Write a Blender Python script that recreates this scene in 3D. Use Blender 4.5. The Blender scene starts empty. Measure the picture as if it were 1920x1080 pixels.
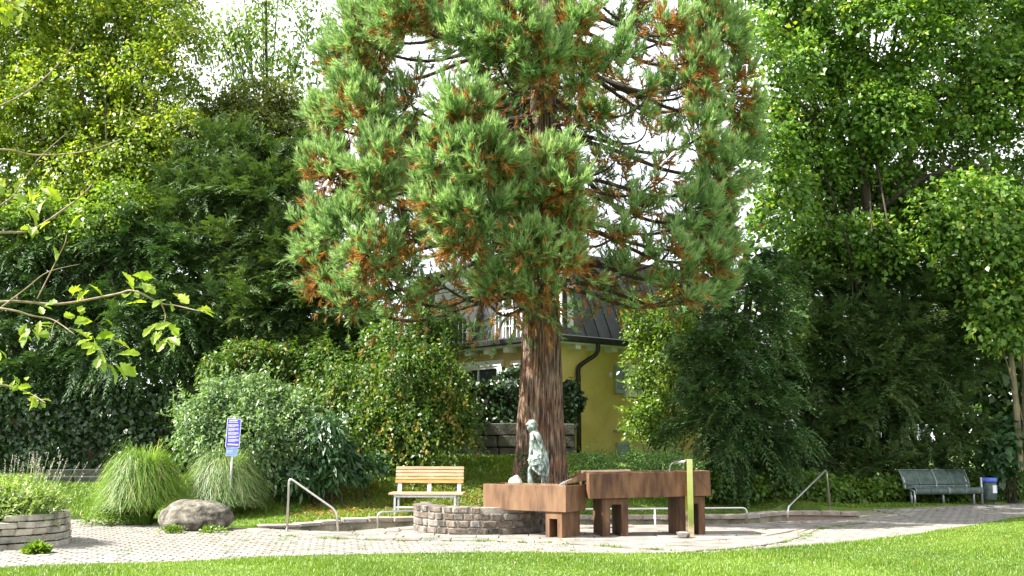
import bpy, bmesh, math, random
import numpy as np
from mathutils import Vector, Matrix, geometry

# ------------------------------------------------------------------ camera, sky, sun, exposure
sc = bpy.context.scene
CAM_Z, PITCH, F = 1.6, math.radians(8.25), 2000.0
cam = bpy.data.cameras.new("camera"); cam_o = bpy.data.objects.new("camera", cam)
sc.collection.objects.link(cam_o)
cam.sensor_width = 36; cam.lens = 36 * F / 1920; cam.clip_end = 3000; cam.clip_start = .1
cam_o.location = (0, 0, CAM_Z); cam_o.rotation_euler = (math.pi / 2 + PITCH, 0, 0)
sc.camera = cam_o
SUN_EL, SUN_BACK = math.radians(46), math.radians(-13)     # sun stands to the left, a little to the viewer's side
world = bpy.data.worlds.new("World"); sc.world = world; world.use_nodes = True
wn = world.node_tree; wn.nodes.clear()
sky = wn.nodes.new('ShaderNodeTexSky'); sky.sky_type = 'NISHITA'; sky.sun_disc = False
sky.sun_elevation = SUN_EL; sky.sun_rotation = -(math.pi / 2 - SUN_BACK); sky.air_density = 1.0; sky.dust_density = 1
wb = wn.nodes.new('ShaderNodeBackground'); wb.inputs['Strength'].default_value = .13
wc = wn.nodes.new('ShaderNodeTexCoord'); wnz = wn.nodes.new('ShaderNodeTexNoise')
wnz.inputs['Scale'].default_value = 2.2; wnz.inputs['Detail'].default_value = 6
wr = wn.nodes.new('ShaderNodeValToRGB'); wr.color_ramp.elements[0].position = .25; wr.color_ramp.elements[1].position = .5
wr.color_ramp.elements[0].color = (.55, .55, .55, 1)
wm = wn.nodes.new('ShaderNodeMix'); wm.data_type = 'RGBA'; wm.inputs[7].default_value = (4.3, 4.35, 4.45, 1)   # bright thin cloud
wo = wn.nodes.new('ShaderNodeOutputWorld')
wn.links.new(wc.outputs['Generated'], wnz.inputs['Vector']); wn.links.new(wnz.outputs['Fac'], wr.inputs['Fac'])
wn.links.new(wr.outputs['Color'], wm.inputs[0]); wn.links.new(sky.outputs['Color'], wm.inputs[6])
wn.links.new(wm.outputs[2], wb.inputs['Color']); wn.links.new(wb.outputs['Background'], wo.inputs['Surface'])
sun = bpy.data.lights.new("sun", 'SUN'); sun.energy = 5.0; sun.angle = math.radians(.5); sun.color = (1, .95, .86)
sun_o = bpy.data.objects.new("sun", sun); sc.collection.objects.link(sun_o)
to_sun = Vector((-math.cos(SUN_BACK) * math.cos(SUN_EL), math.sin(SUN_BACK) * math.cos(SUN_EL), math.sin(SUN_EL)))
sun_o.rotation_euler = to_sun.to_track_quat('Z', 'Y').to_euler(); sun_o.location = to_sun * 40
sc.view_settings.view_transform = 'Standard'; sc.view_settings.look = 'None'
sc.view_settings.exposure = 1.82; sc.view_settings.gamma = 1
sc.render.engine = 'CYCLES'
sc.cycles.max_bounces = 6; sc.cycles.diffuse_bounces = 3; sc.cycles.glossy_bounces = 2
sc.cycles.transmission_bounces = 4; sc.cycles.transparent_max_bounces = 4
sc.cycles.use_denoising = True; sc.cycles.denoising_prefilter = 'NONE'; sc.cycles.sample_clamp_indirect = 8

rng = np.random.default_rng(7); rnd = random.Random(11)
C = sc.collection
SP, CP = math.sin(PITCH), math.cos(PITCH)

def P(px, py, D):
    "world point seen at photograph pixel (px, py) standing at distance Y = D"
    u, v = (px - 960) / F, (540 - py) / F
    d = Vector((u, CP - v * SP, SP + v * CP))
    return Vector((0, 0, CAM_Z)) + d * (D / d.y)
def G(px, py, z=0.0):
    u, v = (px - 960) / F, (540 - py) / F
    d = Vector((u, CP - v * SP, SP + v * CP))
    return Vector((0, 0, CAM_Z)) + d * ((z - CAM_Z) / d.z)

# ------------------------------------------------------------------ helpers
class MB:
    def __init__(s): s.v = []; s.f = []; s.smooth = False
    def add(s, v, f):
        o = len(s.v); s.v += [tuple(p) for p in v]; s.f += [tuple(i + o for i in q) for q in f]; return s
    def box(s, c, size, rz=0.0, m=None):
        hx, hy, hz = size[0] / 2, size[1] / 2, size[2] / 2
        M = Matrix.Translation(c) @ (m if m else Matrix.Rotation(rz, 4, 'Z'))
        v = [M @ Vector((x, y, z)) for z in (-hz, hz) for x, y in ((-hx, -hy), (hx, -hy), (hx, hy), (-hx, hy))]
        return s.add(v, [(3, 2, 1, 0), (4, 5, 6, 7), (0, 1, 5, 4), (1, 2, 6, 5), (2, 3, 7, 6), (3, 0, 4, 7)])
    def prism(s, pts, z0, z1):
        n = len(pts)
        v = [(p[0], p[1], z0) for p in pts] + [(p[0], p[1], z1) for p in pts]
        return s.add(v, [tuple(range(n))[::-1], tuple(range(n, 2 * n))] + [(i, (i + 1) % n, (i + 1) % n + n, i + n) for i in range(n)])
    def tube(s, pts, rad, seg=8, cap=True):
        pts = [Vector(p) for p in pts]; n = len(pts); V = []; Fc = []
        if not hasattr(rad, '__len__'): rad = [rad] * n
        up = Vector((.13, .21, .97)); a = None
        for i in range(n):
            t = (pts[min(i + 1, n - 1)] - pts[max(i - 1, 0)]).normalized()
            if a is None: a = t.cross(up if abs(t.dot(up)) < .9 else Vector((1, 0, 0))).normalized()
            else: a = (a - t * a.dot(t)).normalized()
            b = t.cross(a)
            for k in range(seg):
                an = 2 * math.pi * k / seg
                V.append(pts[i] + (a * math.cos(an) + b * math.sin(an)) * rad[i])
        for i in range(n - 1):
            for k in range(seg):
                Fc.append((i * seg + k, i * seg + (k + 1) % seg, (i + 1) * seg + (k + 1) % seg, (i + 1) * seg + k))
        if cap: Fc += [tuple(range(seg))[::-1], tuple(range((n - 1) * seg, n * seg))]
        return s.add(V, Fc)
    def mesh(s, name, smooth=False):
        me = bpy.data.meshes.new(name); me.from_pydata(s.v, [], s.f); me.update()
        if smooth:
            for p in me.polygons: p.use_smooth = True
        return me
    def build(s, name, mat, parent=None, smooth=False, bevel=0):
        o = link(name, s.mesh(name, smooth), mat, parent)
        if bevel:
            bm = bmesh.new(); bm.from_mesh(o.data)
            bmesh.ops.bevel(bm, geom=bm.edges[:], offset=bevel, segments=1, affect='EDGES', clamp_overlap=True)
            bm.to_mesh(o.data); bm.free()
        return o
def link(name, me, mat, parent=None):
    o = bpy.data.objects.new(name, me); C.objects.link(o)
    if mat and not me.materials: me.materials.append(mat)
    if parent:
        o.parent = parent
        if parent.type == 'EMPTY': o.matrix_parent_inverse = Matrix.Translation(-parent.location)
    return o
def tag(o, label, cat, group=None, kind=None):
    if label: o['label'] = label
    if cat: o['category'] = cat
    if group: o['group'] = group
    if kind: o['kind'] = kind
    return o
def thing(name, label, cat, loc, group=None):
    o = bpy.data.objects.new(name, None); C.objects.link(o); o.location = loc; o.empty_display_size = .2
    return tag(o, label, cat, group)
def struct(o, label=None):
    o['kind'] = 'structure'
    if label: o['label'] = label
    return o
def smooth(a, b, x):
    t = min(1, max(0, (x - a) / (b - a))); return t * t * (3 - 2 * t)
def catmull(pts, n=6):
    pts = [Vector(p) for p in pts]; out = []
    for i in range(len(pts) - 1):
        p0, p1, p2, p3 = pts[max(i - 1, 0)], pts[i], pts[i + 1], pts[min(i + 2, len(pts) - 1)]
        for k in range(n):
            t = k / n
            out.append(.5 * ((2 * p1) + (p2 - p0) * t + (2 * p0 - 5 * p1 + 4 * p2 - p3) * t * t + (3 * p1 - p0 - 3 * p2 + p3) * t ** 3))
    return out + [pts[-1]]
def lerp_tab(tab, x):
    return float(np.interp(x, [t[0] for t in tab], [t[1] for t in tab]))

# ------------------------------------------------------------------ materials
def mat(name, cols, scale=5.0, rough=.8, bump=.0, bscale=40.0, metal=0.0, stretch=(1, 1, 1), rand=0.0, detail=6, pos=None, spec=.5):
    "noise-mottled procedural material; rand = lightness spread between objects"
    m = bpy.data.materials.new(name); m.use_nodes = True; t = m.node_tree; N = t.nodes; L = t.links
    b = N['Principled BSDF']; b.inputs['Roughness'].default_value = rough; b.inputs['Metallic'].default_value = metal
    b.inputs['Specular IOR Level'].default_value = spec
    g = N.new('ShaderNodeNewGeometry'); mp = N.new('ShaderNodeMapping'); mp.inputs['Scale'].default_value = stretch
    L.new(g.outputs['Position'], mp.inputs['Vector'])
    nz = N.new('ShaderNodeTexNoise'); nz.inputs['Scale'].default_value = scale; nz.inputs['Detail'].default_value = detail
    L.new(mp.outputs['Vector'], nz.inputs['Vector'])
    r = N.new('ShaderNodeValToRGB'); e = r.color_ramp.elements
    pos = pos or [.3 + .4 * i / max(1, len(cols) - 1) for i in range(len(cols))]
    e[0].position = pos[0]; e[0].color = (*cols[0], 1); e[1].position = pos[-1]; e[1].color = (*cols[-1], 1)
    for i in range(1, len(cols) - 1):
        k = e.new(pos[i]); k.color = (*cols[i], 1)
    L.new(nz.outputs['Fac'], r.inputs['Fac']); out = r.outputs['Color']
    if rand:
        oi = N.new('ShaderNodeObjectInfo'); hs = N.new('ShaderNodeHueSaturation')
        mr = N.new('ShaderNodeMapRange'); mr.inputs['To Min'].default_value = 1 - rand; mr.inputs['To Max'].default_value = 1 + rand
        L.new(oi.outputs['Random'], mr.inputs['Value']); L.new(mr.outputs['Result'], hs.inputs['Value'])
        m2 = N.new('ShaderNodeMath'); m2.operation = 'MULTIPLY_ADD'; m2.inputs[1].default_value = 7.31; m2.inputs[2].default_value = 0
        m3 = N.new('ShaderNodeMath'); m3.operation = 'FRACT'
        m4 = N.new('ShaderNodeMapRange'); m4.inputs['To Min'].default_value = .6; m4.inputs['To Max'].default_value = 1.25
        L.new(oi.outputs['Random'], m2.inputs[0]); L.new(m2.outputs[0], m3.inputs[0]); L.new(m3.outputs[0], m4.inputs['Value'])
        L.new(m4.outputs['Result'], hs.inputs['Saturation'])
        L.new(out, hs.inputs['Color']); out = hs.outputs['Color']
    L.new(out, b.inputs['Base Color'])
    if bump:
        n2 = N.new('ShaderNodeTexNoise'); n2.inputs['Scale'].default_value = bscale; n2.inputs['Detail'].default_value = 5
        L.new(mp.outputs['Vector'], n2.inputs['Vector'])
        bp = N.new('ShaderNodeBump'); bp.inputs['Strength'].default_value = bump; bp.inputs['Distance'].default_value = .02
        L.new(n2.outputs['Fac'], bp.inputs['Height']); L.new(bp.outputs['Normal'], b.inputs['Normal'])
    return m
def leaf_mat(name, cols, rough=.45, trans=.35, tcol=(1.5, 1.55, .55), pos=None, spec=.5):
    m = bpy.data.materials.new(name); m.use_nodes = True; t = m.node_tree; N = t.nodes; L = t.links
    b = N['Principled BSDF']; b.inputs['Roughness'].default_value = rough
    b.inputs['Specular IOR Level'].default_value = spec
    a = N.new('ShaderNodeAttribute'); a.attribute_name = 'tone'
    r = N.new('ShaderNodeValToRGB'); e = r.color_ramp.elements
    pos = pos or [i / (len(cols) - 1) for i in range(len(cols))]
    e[0].color = (*cols[0], 1); e[0].position = pos[0]; e[1].color = (*cols[-1], 1); e[1].position = pos[-1]
    for i in range(1, len(cols) - 1):
        k = e.new(pos[i]); k.color = (*cols[i], 1)
    L.new(a.outputs['Fac'], r.inputs['Fac']); L.new(r.outputs['Color'], b.inputs['Base Color'])
    mu = N.new('ShaderNodeMix'); mu.data_type = 'RGBA'; mu.blend_type = 'MULTIPLY'; mu.inputs[0].default_value = 1
    mu.inputs[7].default_value = (*tcol, 1); L.new(r.outputs['Color'], mu.inputs[6])
    tr = N.new('ShaderNodeBsdfTranslucent'); L.new(mu.outputs[2], tr.inputs['Color'])
    mx = N.new('ShaderNodeMixShader'); mx.inputs[0].default_value = trans
    L.new(b.outputs[0], mx.inputs[1]); L.new(tr.outputs[0], mx.inputs[2])
    L.new(mx.outputs[0], N['Material Output'].inputs['Surface'])
    return m

M = {}
def bark_mat():
    m = mat('sequoia_bark', [(.034, .020, .013), (.13, .083, .055), (.225, .155, .11), (.33, .25, .19)], scale=15, rough=.95, bump=1.0, bscale=30, stretch=(1.7, 1.7, .17), pos=[.36, .46, .55, .66])
    t = m.node_tree; N = t.nodes; L = t.links; b = N['Principled BSDF']; g = N['Geometry']
    src = b.inputs['Base Color'].links[0].from_socket; nz = N.new('ShaderNodeTexNoise'); nz.inputs['Scale'].default_value = 2.3; nz.inputs['Detail'].default_value = 4
    r = N.new('ShaderNodeValToRGB'); r.color_ramp.elements[0].position = .35; r.color_ramp.elements[0].color = (1.12, .88, .76, 1); r.color_ramp.elements[1].position = .65; r.color_ramp.elements[1].color = (.9, .95, 1.0, 1)
    mx = N.new('ShaderNodeMix'); mx.data_type = 'RGBA'; mx.blend_type = 'MULTIPLY'; mx.inputs[0].default_value = 1
    L.new(g.outputs['Position'], nz.inputs['Vector']); L.new(nz.outputs['Fac'], r.inputs['Fac']); L.new(src, mx.inputs[6]); L.new(r.outputs['Color'], mx.inputs[7]); L.new(mx.outputs[2], b.inputs['Base Color'])
    N['Bump'].inputs['Distance'].default_value = .06
    return m
M['bark'] = bark_mat()
M['dark_bark'] = mat('dark_bark', [(.018, .014, .01), (.07, .055, .04)], scale=8, rough=.95, bump=.7, stretch=(1, 1, .25))
M['pale_bark'] = mat('pale_bark', [(.10, .085, .05), (.26, .22, .14)], scale=8, rough=.9, bump=.5, stretch=(1, 1, .3))
M['twig'] = mat('oak_twig', [(.12, .085, .05), (.32, .25, .17)], scale=30, rough=.85)
M['inner_wood'] = mat('inner_wood', [(.02, .015, .011), (.075, .05, .034)], scale=12, rough=.95)
M['lawn'] = mat('lawn_soil', [(.055, .10, .014), (.10, .17, .02), (.14, .20, .03)], scale=1.6, rough=.95, bump=.6, bscale=60)
M['duff'] = mat('needle_duff', [(.035, .05, .012), (.10, .07, .03), (.15, .085, .035)], scale=1.5, rough=.95, bump=.6, bscale=60)
M['bed'] = mat('path_bed', [(.12, .14, .05), (.24, .22, .16), (.34, .31, .25)], scale=6, rough=.95, bump=.5, bscale=90)
M['paver'] = mat('concrete_paver', [(.155, .145, .13), (.215, .205, .185), (.28, .265, .245)], scale=3.2, rough=.9, bump=.35, bscale=70, rand=.13)
M['slab'] = mat('sandstone_slab', [(.13, .115, .10), (.20, .182, .162), (.27, .247, .222)], scale=2.6, rough=.9, bump=.4, bscale=45, rand=.16)
M['mortar'] = mat('mortar', [(.22, .20, .17), (.36, .33, .28)], scale=18, rough=.95, bump=.5)
M['rubble'] = mat('ring_stone', [(.065, .053, .042), (.145, .12, .095), (.26, .22, .18)], scale=7, rough=.95, bump=1.0, bscale=26, rand=.30)
M['cope'] = mat('coping_stone', [(.24, .20, .165), (.36, .31, .26)], scale=5, rough=.95, bump=.7, bscale=30, rand=.15)
M['poolwall'] = mat('pool_wall', [(.10, .095, .06), (.21, .19, .13), (.33, .30, .23)], scale=3.5, rough=.95, bump=.5)
M['redwall'] = mat('pool_wall_red', [(.22, .13, .085), (.34, .22, .15)], scale=4, rough=.95, bump=.5, rand=.15)
M['drystone'] = mat('dry_stone', [(.15, .145, .115), (.29, .27, .215), (.43, .40, .33)], scale=5, rough=.95, bump=.9, bscale=25, rand=.2)
M['sandblock'] = mat('sandstone_block', [(.035, .036, .027), (.075, .072, .054), (.11, .102, .075)], scale=4, rough=.95, bump=.8, bscale=18, rand=.2)  # the wall's shade is worked into these darkened stone tones
M['boulder'] = mat('boulder', [(.028, .026, .02), (.085, .075, .058), (.165, .15, .12), (.27, .255, .22)], scale=6, rough=.95, bump=1.0, bscale=22, pos=[.36, .46, .58, .7])
M['whitestone'] = mat('white_stone', [(.30, .27, .22), (.62, .58, .50)], scale=9, rough=.9, bump=.8)
M['bronze'] = mat('verdigris_bronze', [(.045, .05, .034), (.13, .165, .14), (.26, .33, .31), (.42, .48, .45)], scale=24, rough=.5, bump=.4, bscale=40, metal=.25, stretch=(1, 1, .4), pos=[.36, .46, .55, .68])
M['steel'] = mat('stainless_steel', [(.50, .49, .47), (.62, .61, .59)], scale=30, rough=.32, metal=1)
M['mirror'] = mat('polished_steel_tinted', [(.76, .66, .42), (.84, .74, .50)], scale=12, rough=.13, metal=1)  # yellow tint paints the lawn's reflection into the steel
M['galv'] = mat('galvanised_steel', [(.46, .48, .52), (.60, .62, .66)], scale=20, rough=.45, metal=.6)
M['larch'] = mat('larch_plank', [(.29, .155, .055), (.38, .225, .09), (.45, .285, .125)], scale=5, rough=.65, bump=.15, stretch=(.5, 6, 9), rand=.12)
M['greenmetal'] = mat('green_mesh_metal', [(.035, .06, .052), (.06, .095, .082), (.10, .135, .12)], scale=9, rough=.5, bump=.5, bscale=180, metal=.1)
M['greenrim'] = mat('green_rim', [(.20, .25, .245), (.27, .32, .31)], scale=20, rough=.4, metal=.2)
M['bluebag'] = mat('blue_bag', [(.05, .10, .55), (.10, .18, .72)], scale=30, rough=.35, bump=.6, bscale=60)
M['paperwhite'] = mat('printed_white', [(.75, .75, .75), (.8, .8, .8)], scale=5, rough=.6)
M['paperblue'] = mat('printed_pale_blue', [(.28, .50, .80), (.34, .56, .84)], scale=5, rough=.6)
M['signblue'] = mat('sign_blue', [(.055, .045, .50), (.07, .06, .58)], scale=5, rough=.35)
M['signblue2'] = mat('small_sign_blue', [(.10, .20, .60), (.18, .32, .70)], scale=7, rough=.4)
M['yellow'] = mat('yellow_render', [(.58, .45, .12), (.68, .54, .17), (.72, .59, .22)], scale=1.2, rough=.95, bump=.25, bscale=110)
M['ochre'] = mat('ochre_render', [(.52, .35, .14), (.60, .42, .19)], scale=1.2, rough=.95, bump=.25, bscale=110)
M['white'] = mat('white_paint', [(.70, .70, .68), (.80, .80, .78)], scale=3, rough=.6)
M['shutter'] = mat('grey_shutter', [(.30, .36, .36), (.38, .44, .44)], scale=6, rough=.6)
M['roofmetal'] = mat('roof_sheet', [(.018, .02, .021), (.035, .039, .041), (.06, .065, .068)], scale=2.2, rough=.38, metal=.5, stretch=(1, 1, .4))
M['blackmetal'] = mat('black_gutter', [(.012, .012, .013), (.028, .028, .03)], scale=6, rough=.4, metal=.2)
M['soil'] = mat('soil', [(.03, .022, .014), (.08, .06, .04)], scale=8, rough=1, bump=.8)
M['darkgap'] = mat('dark_opening', [(.012, .012, .012), (.02, .02, .02)], scale=3, rough=.9)
def glass():
    m = mat('window_glass', [(.03, .035, .04), (.06, .065, .07)], scale=2, rough=.06, spec=.8); return m
M['glass'] = glass()
def corten(name, cols):
    m = mat(name, cols, scale=3.4, rough=.72, bump=.06, bscale=60, metal=.15, stretch=(2.2, 2.2, .5), pos=[.36, .5, .64]); return m
M['corten'] = corten('corten_weathered_shaded', [(.048, .021, .009), (.100, .047, .020), (.155, .079, .036)])  # upper trough: its weaker sun is painted in as darker rust
M['corten_lit'] = corten('corten_lit', [(.095, .048, .023), (.155, .083, .042), (.195, .112, .060)])  # lower trough: its sunlit front is painted in as paler rust
def water_mat():
    m = bpy.data.materials.new('water'); m.use_nodes = True; b = m.node_tree.nodes['Principled BSDF']
    b.inputs['Base Color'].default_value = (.9, .95, .95, 1); b.inputs['Roughness'].default_value = .04
    b.inputs['Transmission Weight'].default_value = .9; b.inputs['IOR'].default_value = 1.33
    nz = m.node_tree.nodes.new('ShaderNodeTexNoise'); nz.inputs['Scale'].default_value = 14
    bp = m.node_tree.nodes.new('ShaderNodeBump'); bp.inputs['Strength'].default_value = .25
    m.node_tree.links.new(nz.outputs['Fac'], bp.inputs['Height']); m.node_tree.links.new(bp.outputs['Normal'], b.inputs['Normal'])
    return m
M['water'] = water_mat()
# foliage
M['l_yellow'] = leaf_mat('leaf_yellow_green', [(.095, .16, .018), (.17, .26, .026), (.27, .35, .04), (.40, .42, .055)], trans=.45)
M['l_airy'] = leaf_mat('leaf_fresh_green', [(0.054, 0.121, 0.020), (0.108, 0.203, 0.030), (0.189, 0.284, 0.041)], trans=.42)
M['l_olive'] = leaf_mat('leaf_olive', [(0.058, 0.098, 0.019), (0.130, 0.169, 0.033), (0.208, 0.221, 0.052)], trans=.35)
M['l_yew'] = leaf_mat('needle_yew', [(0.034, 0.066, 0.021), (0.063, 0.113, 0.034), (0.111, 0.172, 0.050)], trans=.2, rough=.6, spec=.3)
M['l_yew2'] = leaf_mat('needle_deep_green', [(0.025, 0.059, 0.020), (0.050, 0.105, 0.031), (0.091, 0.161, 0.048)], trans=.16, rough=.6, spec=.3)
M['l_maple'] = leaf_mat('leaf_maple', [(0.065, 0.137, 0.025), (0.122, 0.238, 0.041), (0.223, 0.360, 0.062), (0.368, 0.403, 0.062)], trans=.38, pos=[0, .45, .9, 1], rough=.4)
M['l_hedge'] = leaf_mat('leaf_ivy', [(0.014, 0.036, 0.012), (0.030, 0.066, 0.022), (0.054, 0.102, 0.030)], trans=.12, rough=.32)
M['l_shrub'] = leaf_mat('leaf_privet', [(0.078, 0.152, 0.058), (0.148, 0.243, 0.099), (0.243, 0.335, 0.164)], trans=.28, rough=.42)
M['l_laurel'] = leaf_mat('leaf_laurel', [(0.027, 0.074, 0.024), (0.047, 0.115, 0.041), (0.081, 0.162, 0.061)], trans=.2, rough=.35)
M['l_hang'] = leaf_mat('leaf_hanging', [(0.037, 0.089, 0.013), (0.068, 0.141, 0.018), (0.125, 0.198, 0.026), (0.312, 0.312, 0.042), (0.374, 0.229, 0.052)], trans=.38, pos=[0, .42, .85, .97, 1])
M['l_spirea'] = leaf_mat('leaf_spirea', [(0.087, 0.183, 0.043), (0.148, 0.272, 0.070), (0.228, 0.368, 0.105)], trans=.3)
M['l_light'] = leaf_mat('leaf_light', [(0.069, 0.138, 0.017), (0.127, 0.218, 0.029), (0.230, 0.321, 0.052)], trans=.42, rough=.35)
M['l_seq'] = leaf_mat('needle_sequoia', [(.064, .137, .050), (.128, .235, .082), (.218, .345, .130), (.355, .475, .215)], trans=.4, rough=.6, tcol=(1.2, 1.35, .8))
M['l_dead'] = leaf_mat('needle_dead', [(0.170, 0.075, 0.018), (0.320, 0.155, 0.035), (0.450, 0.260, 0.070)], trans=.3, rough=.8, tcol=(1.3, 1.0, .6))
M['l_grass'] = leaf_mat('blade_lawn', [(0.060, 0.125, 0.010), (0.115, 0.205, 0.014), (0.180, 0.280, 0.022), (0.300, 0.330, 0.080)], trans=.35, pos=[0, .4, .9, 1])
M['l_orn'] = leaf_mat('blade_ornamental', [(0.060, 0.140, 0.015), (0.120, 0.230, 0.025), (0.210, 0.320, 0.060), (0.420, 0.400, 0.180)], trans=.4, pos=[0, .45, .9, 1])
M['l_orn2'] = leaf_mat('blade_striped', [(0.060, 0.130, 0.030), (0.130, 0.220, 0.060), (0.340, 0.420, 0.220), (0.420, 0.420, 0.250)], trans=.35, pos=[0, .45, .9, 1])
M['l_oak'] = leaf_mat('leaf_oak', [(0.133, 0.209, 0.019), (0.209, 0.294, 0.028), (0.304, 0.351, 0.038)], trans=.5)
M['l_lav'] = leaf_mat('leaf_lavender', [(0.125, 0.213, 0.044), (0.237, 0.338, 0.088), (0.375, 0.475, 0.188)], trans=.3)
M['l_silver'] = leaf_mat('leaf_silver', [(0.240, 0.290, 0.220), (0.380, 0.430, 0.350), (0.520, 0.560, 0.480)], trans=.15)
M['l_spike'] = leaf_mat('lavender_spike', [(0.280, 0.260, 0.220), (0.420, 0.380, 0.360), (0.360, 0.300, 0.460)], trans=.2)
M['l_wood'] = leaf_mat('leaf_far_wood', [(0.024, 0.060, 0.014), (0.048, 0.102, 0.022), (0.084, 0.150, 0.034)], trans=.25)

# ------------------------------------------------------------------ foliage generators (numpy -> one mesh)
def poly_mesh(name, V, tone, mats, midx=None):
    "V (n, k, 3): n polygons of k corners each"
    n, k, _ = V.shape
    me = bpy.data.meshes.new(name)
    me.vertices.add(n * k); me.vertices.foreach_set('co', V.reshape(-1).astype(np.float32))
    me.loops.add(n * k); me.loops.foreach_set('vertex_index', np.arange(n * k, dtype=np.int32))
    me.polygons.add(n); me.polygons.foreach_set('loop_start', np.arange(0, n * k, k, dtype=np.int32))
    at = me.attributes.new('tone', 'FLOAT', 'FACE'); at.data.foreach_set('value', np.clip(tone, 0, 1).astype(np.float32))
    for m in (mats if isinstance(mats, (list, tuple)) else [mats]): me.materials.append(m)
    if midx is not None: me.polygons.foreach_set('material_index', midx.astype(np.int32))
    me.update(calc_edges=True)
    return me
def nrm(a): return a / np.maximum(1e-6, np.linalg.norm(a, axis=-1, keepdims=True))
def leaf_quads(pos, axis, normal, ln, wd, fold=.18):
    axis = nrm(axis); b = nrm(np.cross(axis, normal)); n = np.cross(b, axis)
    ln = ln[:, None]; wd = wd[:, None]
    base = pos; tip = pos + axis * ln - n * ln * .12
    mid = pos + axis * ln * .45
    l = mid + b * wd * .5 + n * wd * fold; r = mid - b * wd * .5 + n * wd * fold
    return np.stack([base, r, tip, l], 1)
def BL(px, py, rx, ry, D, dy=None):
    c = P(px, py, D); k = D / F
    rx, ry = rx * k, ry * k
    return (c.x, c.y, c.z, rx, dy if dy else (rx + ry) * .42, ry)
def blob_shell(blobs, n, shell=.55, front=.68, powr=.6):
    B = np.array(blobs); w = (B[:, 3] * B[:, 5] + B[:, 3] * B[:, 4]) ; w = w / w.sum()
    i = rng.choice(len(B), n, p=w); d = nrm(rng.normal(size=(n, 3)))
    flip = (d[:, 1] > 0) & (rng.random(n) < (front - .5) * 2); d[flip, 1] *= -1
    r = shell + (1 - shell) * rng.random(n) ** powr
    R = B[i][:, 3:6]
    q = B[i][:, :3] + d * R
    lump = np.sin(q[:, 0] * 2.9 + 1.7 * np.sin(q[:, 2] * 2.3 + i)) * np.sin(q[:, 2] * 3.3 + q[:, 1] * 2.1 + 1.3 * np.sin(q[:, 0] * 1.9))
    r = r * (1 + .20 * lump + .07 * np.sin(q[:, 0] * 7.1 + q[:, 2] * 5.7))
    return B[i][:, :3] + d * R * r[:, None], nrm(d / R), i
def broad_crown(blobs, n_cl, per, cr, leaf, up=.6, droop=.35, wr=.62, shell=.5, flat=.35, front=.68, tone_spread=.28, jit=.62):
    c, o, _ = blob_shell(blobs, n_cl, shell, front)
    m = n_cl * per; ci = np.repeat(np.arange(n_cl), per)
    nn = nrm(o[ci] * .55 + np.array([0, 0, up]) + rng.normal(size=(m, 3)) * .15)
    t = rng.normal(size=(m, 3)); t = t - nn * (t * nn).sum(1, keepdims=True); t = nrm(t)
    rr = cr * np.sqrt(rng.random(m)) * np.repeat(rng.uniform(.6, 1.35, n_cl), per)
    pos = c[ci] + t * rr[:, None] + nn * (rng.normal(size=m) * cr * flat * .6)[:, None]
    pos[:, 2] -= (rr / cr) ** 2 * cr * .25
    ax = nrm(t * .6 + o[ci] * .4 + rng.normal(size=(m, 3)) * .45 + np.array([0, 0, -droop]))
    nl = nrm(nn + rng.normal(size=(m, 3)) * jit)
    ln = leaf * rng.uniform(.65, 1.25, m)
    base_t = np.repeat(rng.normal(.45, tone_spread * .6, n_cl), per)
    tone = base_t + rng.normal(0, tone_spread, m)
    return leaf_quads(pos, ax, nl, ln, ln * wr), tone
def spray_crown(blobs, n_sp, ln=.34, nt=9, tw=.13, w=.032, shell=.5, droop=.35, up=.25, front=.68, tone_spread=.25, powr=.6):
    "feathery flat sprays of side twigs (yew and the like)"
    nb = max(1, n_sp // 13)
    c0, o0, _ = blob_shell(blobs, nb, shell, front, powr)
    bd = nrm(o0 + rng.normal(size=(nb, 3)) * .3 + np.array([0, 0, up])); bs = nrm(np.cross(bd, [0, 0, 1.0])); n_sp = nb * 13; bi = np.repeat(np.arange(nb), 13)
    bt = np.tile(np.linspace(0, 1, 13), nb); sg_ = np.tile(np.array([1, -1] * 7)[:13], nb); BLn = (ln * 1.9 * rng.uniform(.6, 1.3, nb))[bi]
    c = c0[bi] + bd[bi] * (BLn * (bt - .45))[:, None] + rng.normal(size=(n_sp, 3)) * .05; c[:, 2] -= droop * BLn * bt ** 2 * .5
    d = nrm(bd[bi] * .85 + bs[bi] * (sg_ * .7 * (1 - .7 * bt))[:, None] + rng.normal(size=(n_sp, 3)) * .18 + np.array([0, 0, .1]))
    side = nrm(np.cross(d, np.array([0, 0, 1.0]) + rng.normal(size=(n_sp, 3)) * .35)); nn = np.cross(side, d)
    L = ln * rng.uniform(.6, 1.35, n_sp)
    k = nt * 2; m = n_sp * k; si = np.repeat(np.arange(n_sp), k)
    s = np.tile(np.repeat(np.linspace(.02, 1, nt), 2), n_sp); sg = np.tile(np.tile([1.0, -1.0], nt), n_sp)
    pos = c[si] + d[si] * (L[si] * s)[:, None]; pos[:, 2] -= droop * L[si] * s ** 2
    ax = nrm(d[si] * .75 + side[si] * (sg * (1 - .55 * s))[:, None] + np.array([0, 0, -droop]) * s[:, None] + rng.normal(size=(m, 3)) * .16)
    tl = tw * (1.1 - .5 * s) * rng.uniform(.7, 1.25, m) * (L[si] / ln)
    tone = np.repeat(rng.normal(.42, tone_spread, nb)[bi], k) + .22 * s + rng.normal(0, .1, m)
    b_ = nrm(np.cross(ax, nn[si] + rng.normal(size=(m, 3)) * .3)) * (w * .5 * rng.uniform(.7, 1.3, m))[:, None]; e_ = pos + ax * tl[:, None]
    return np.stack([pos - b_ * .8 + ax * .0, pos + b_ * .8, e_], 1), tone
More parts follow.
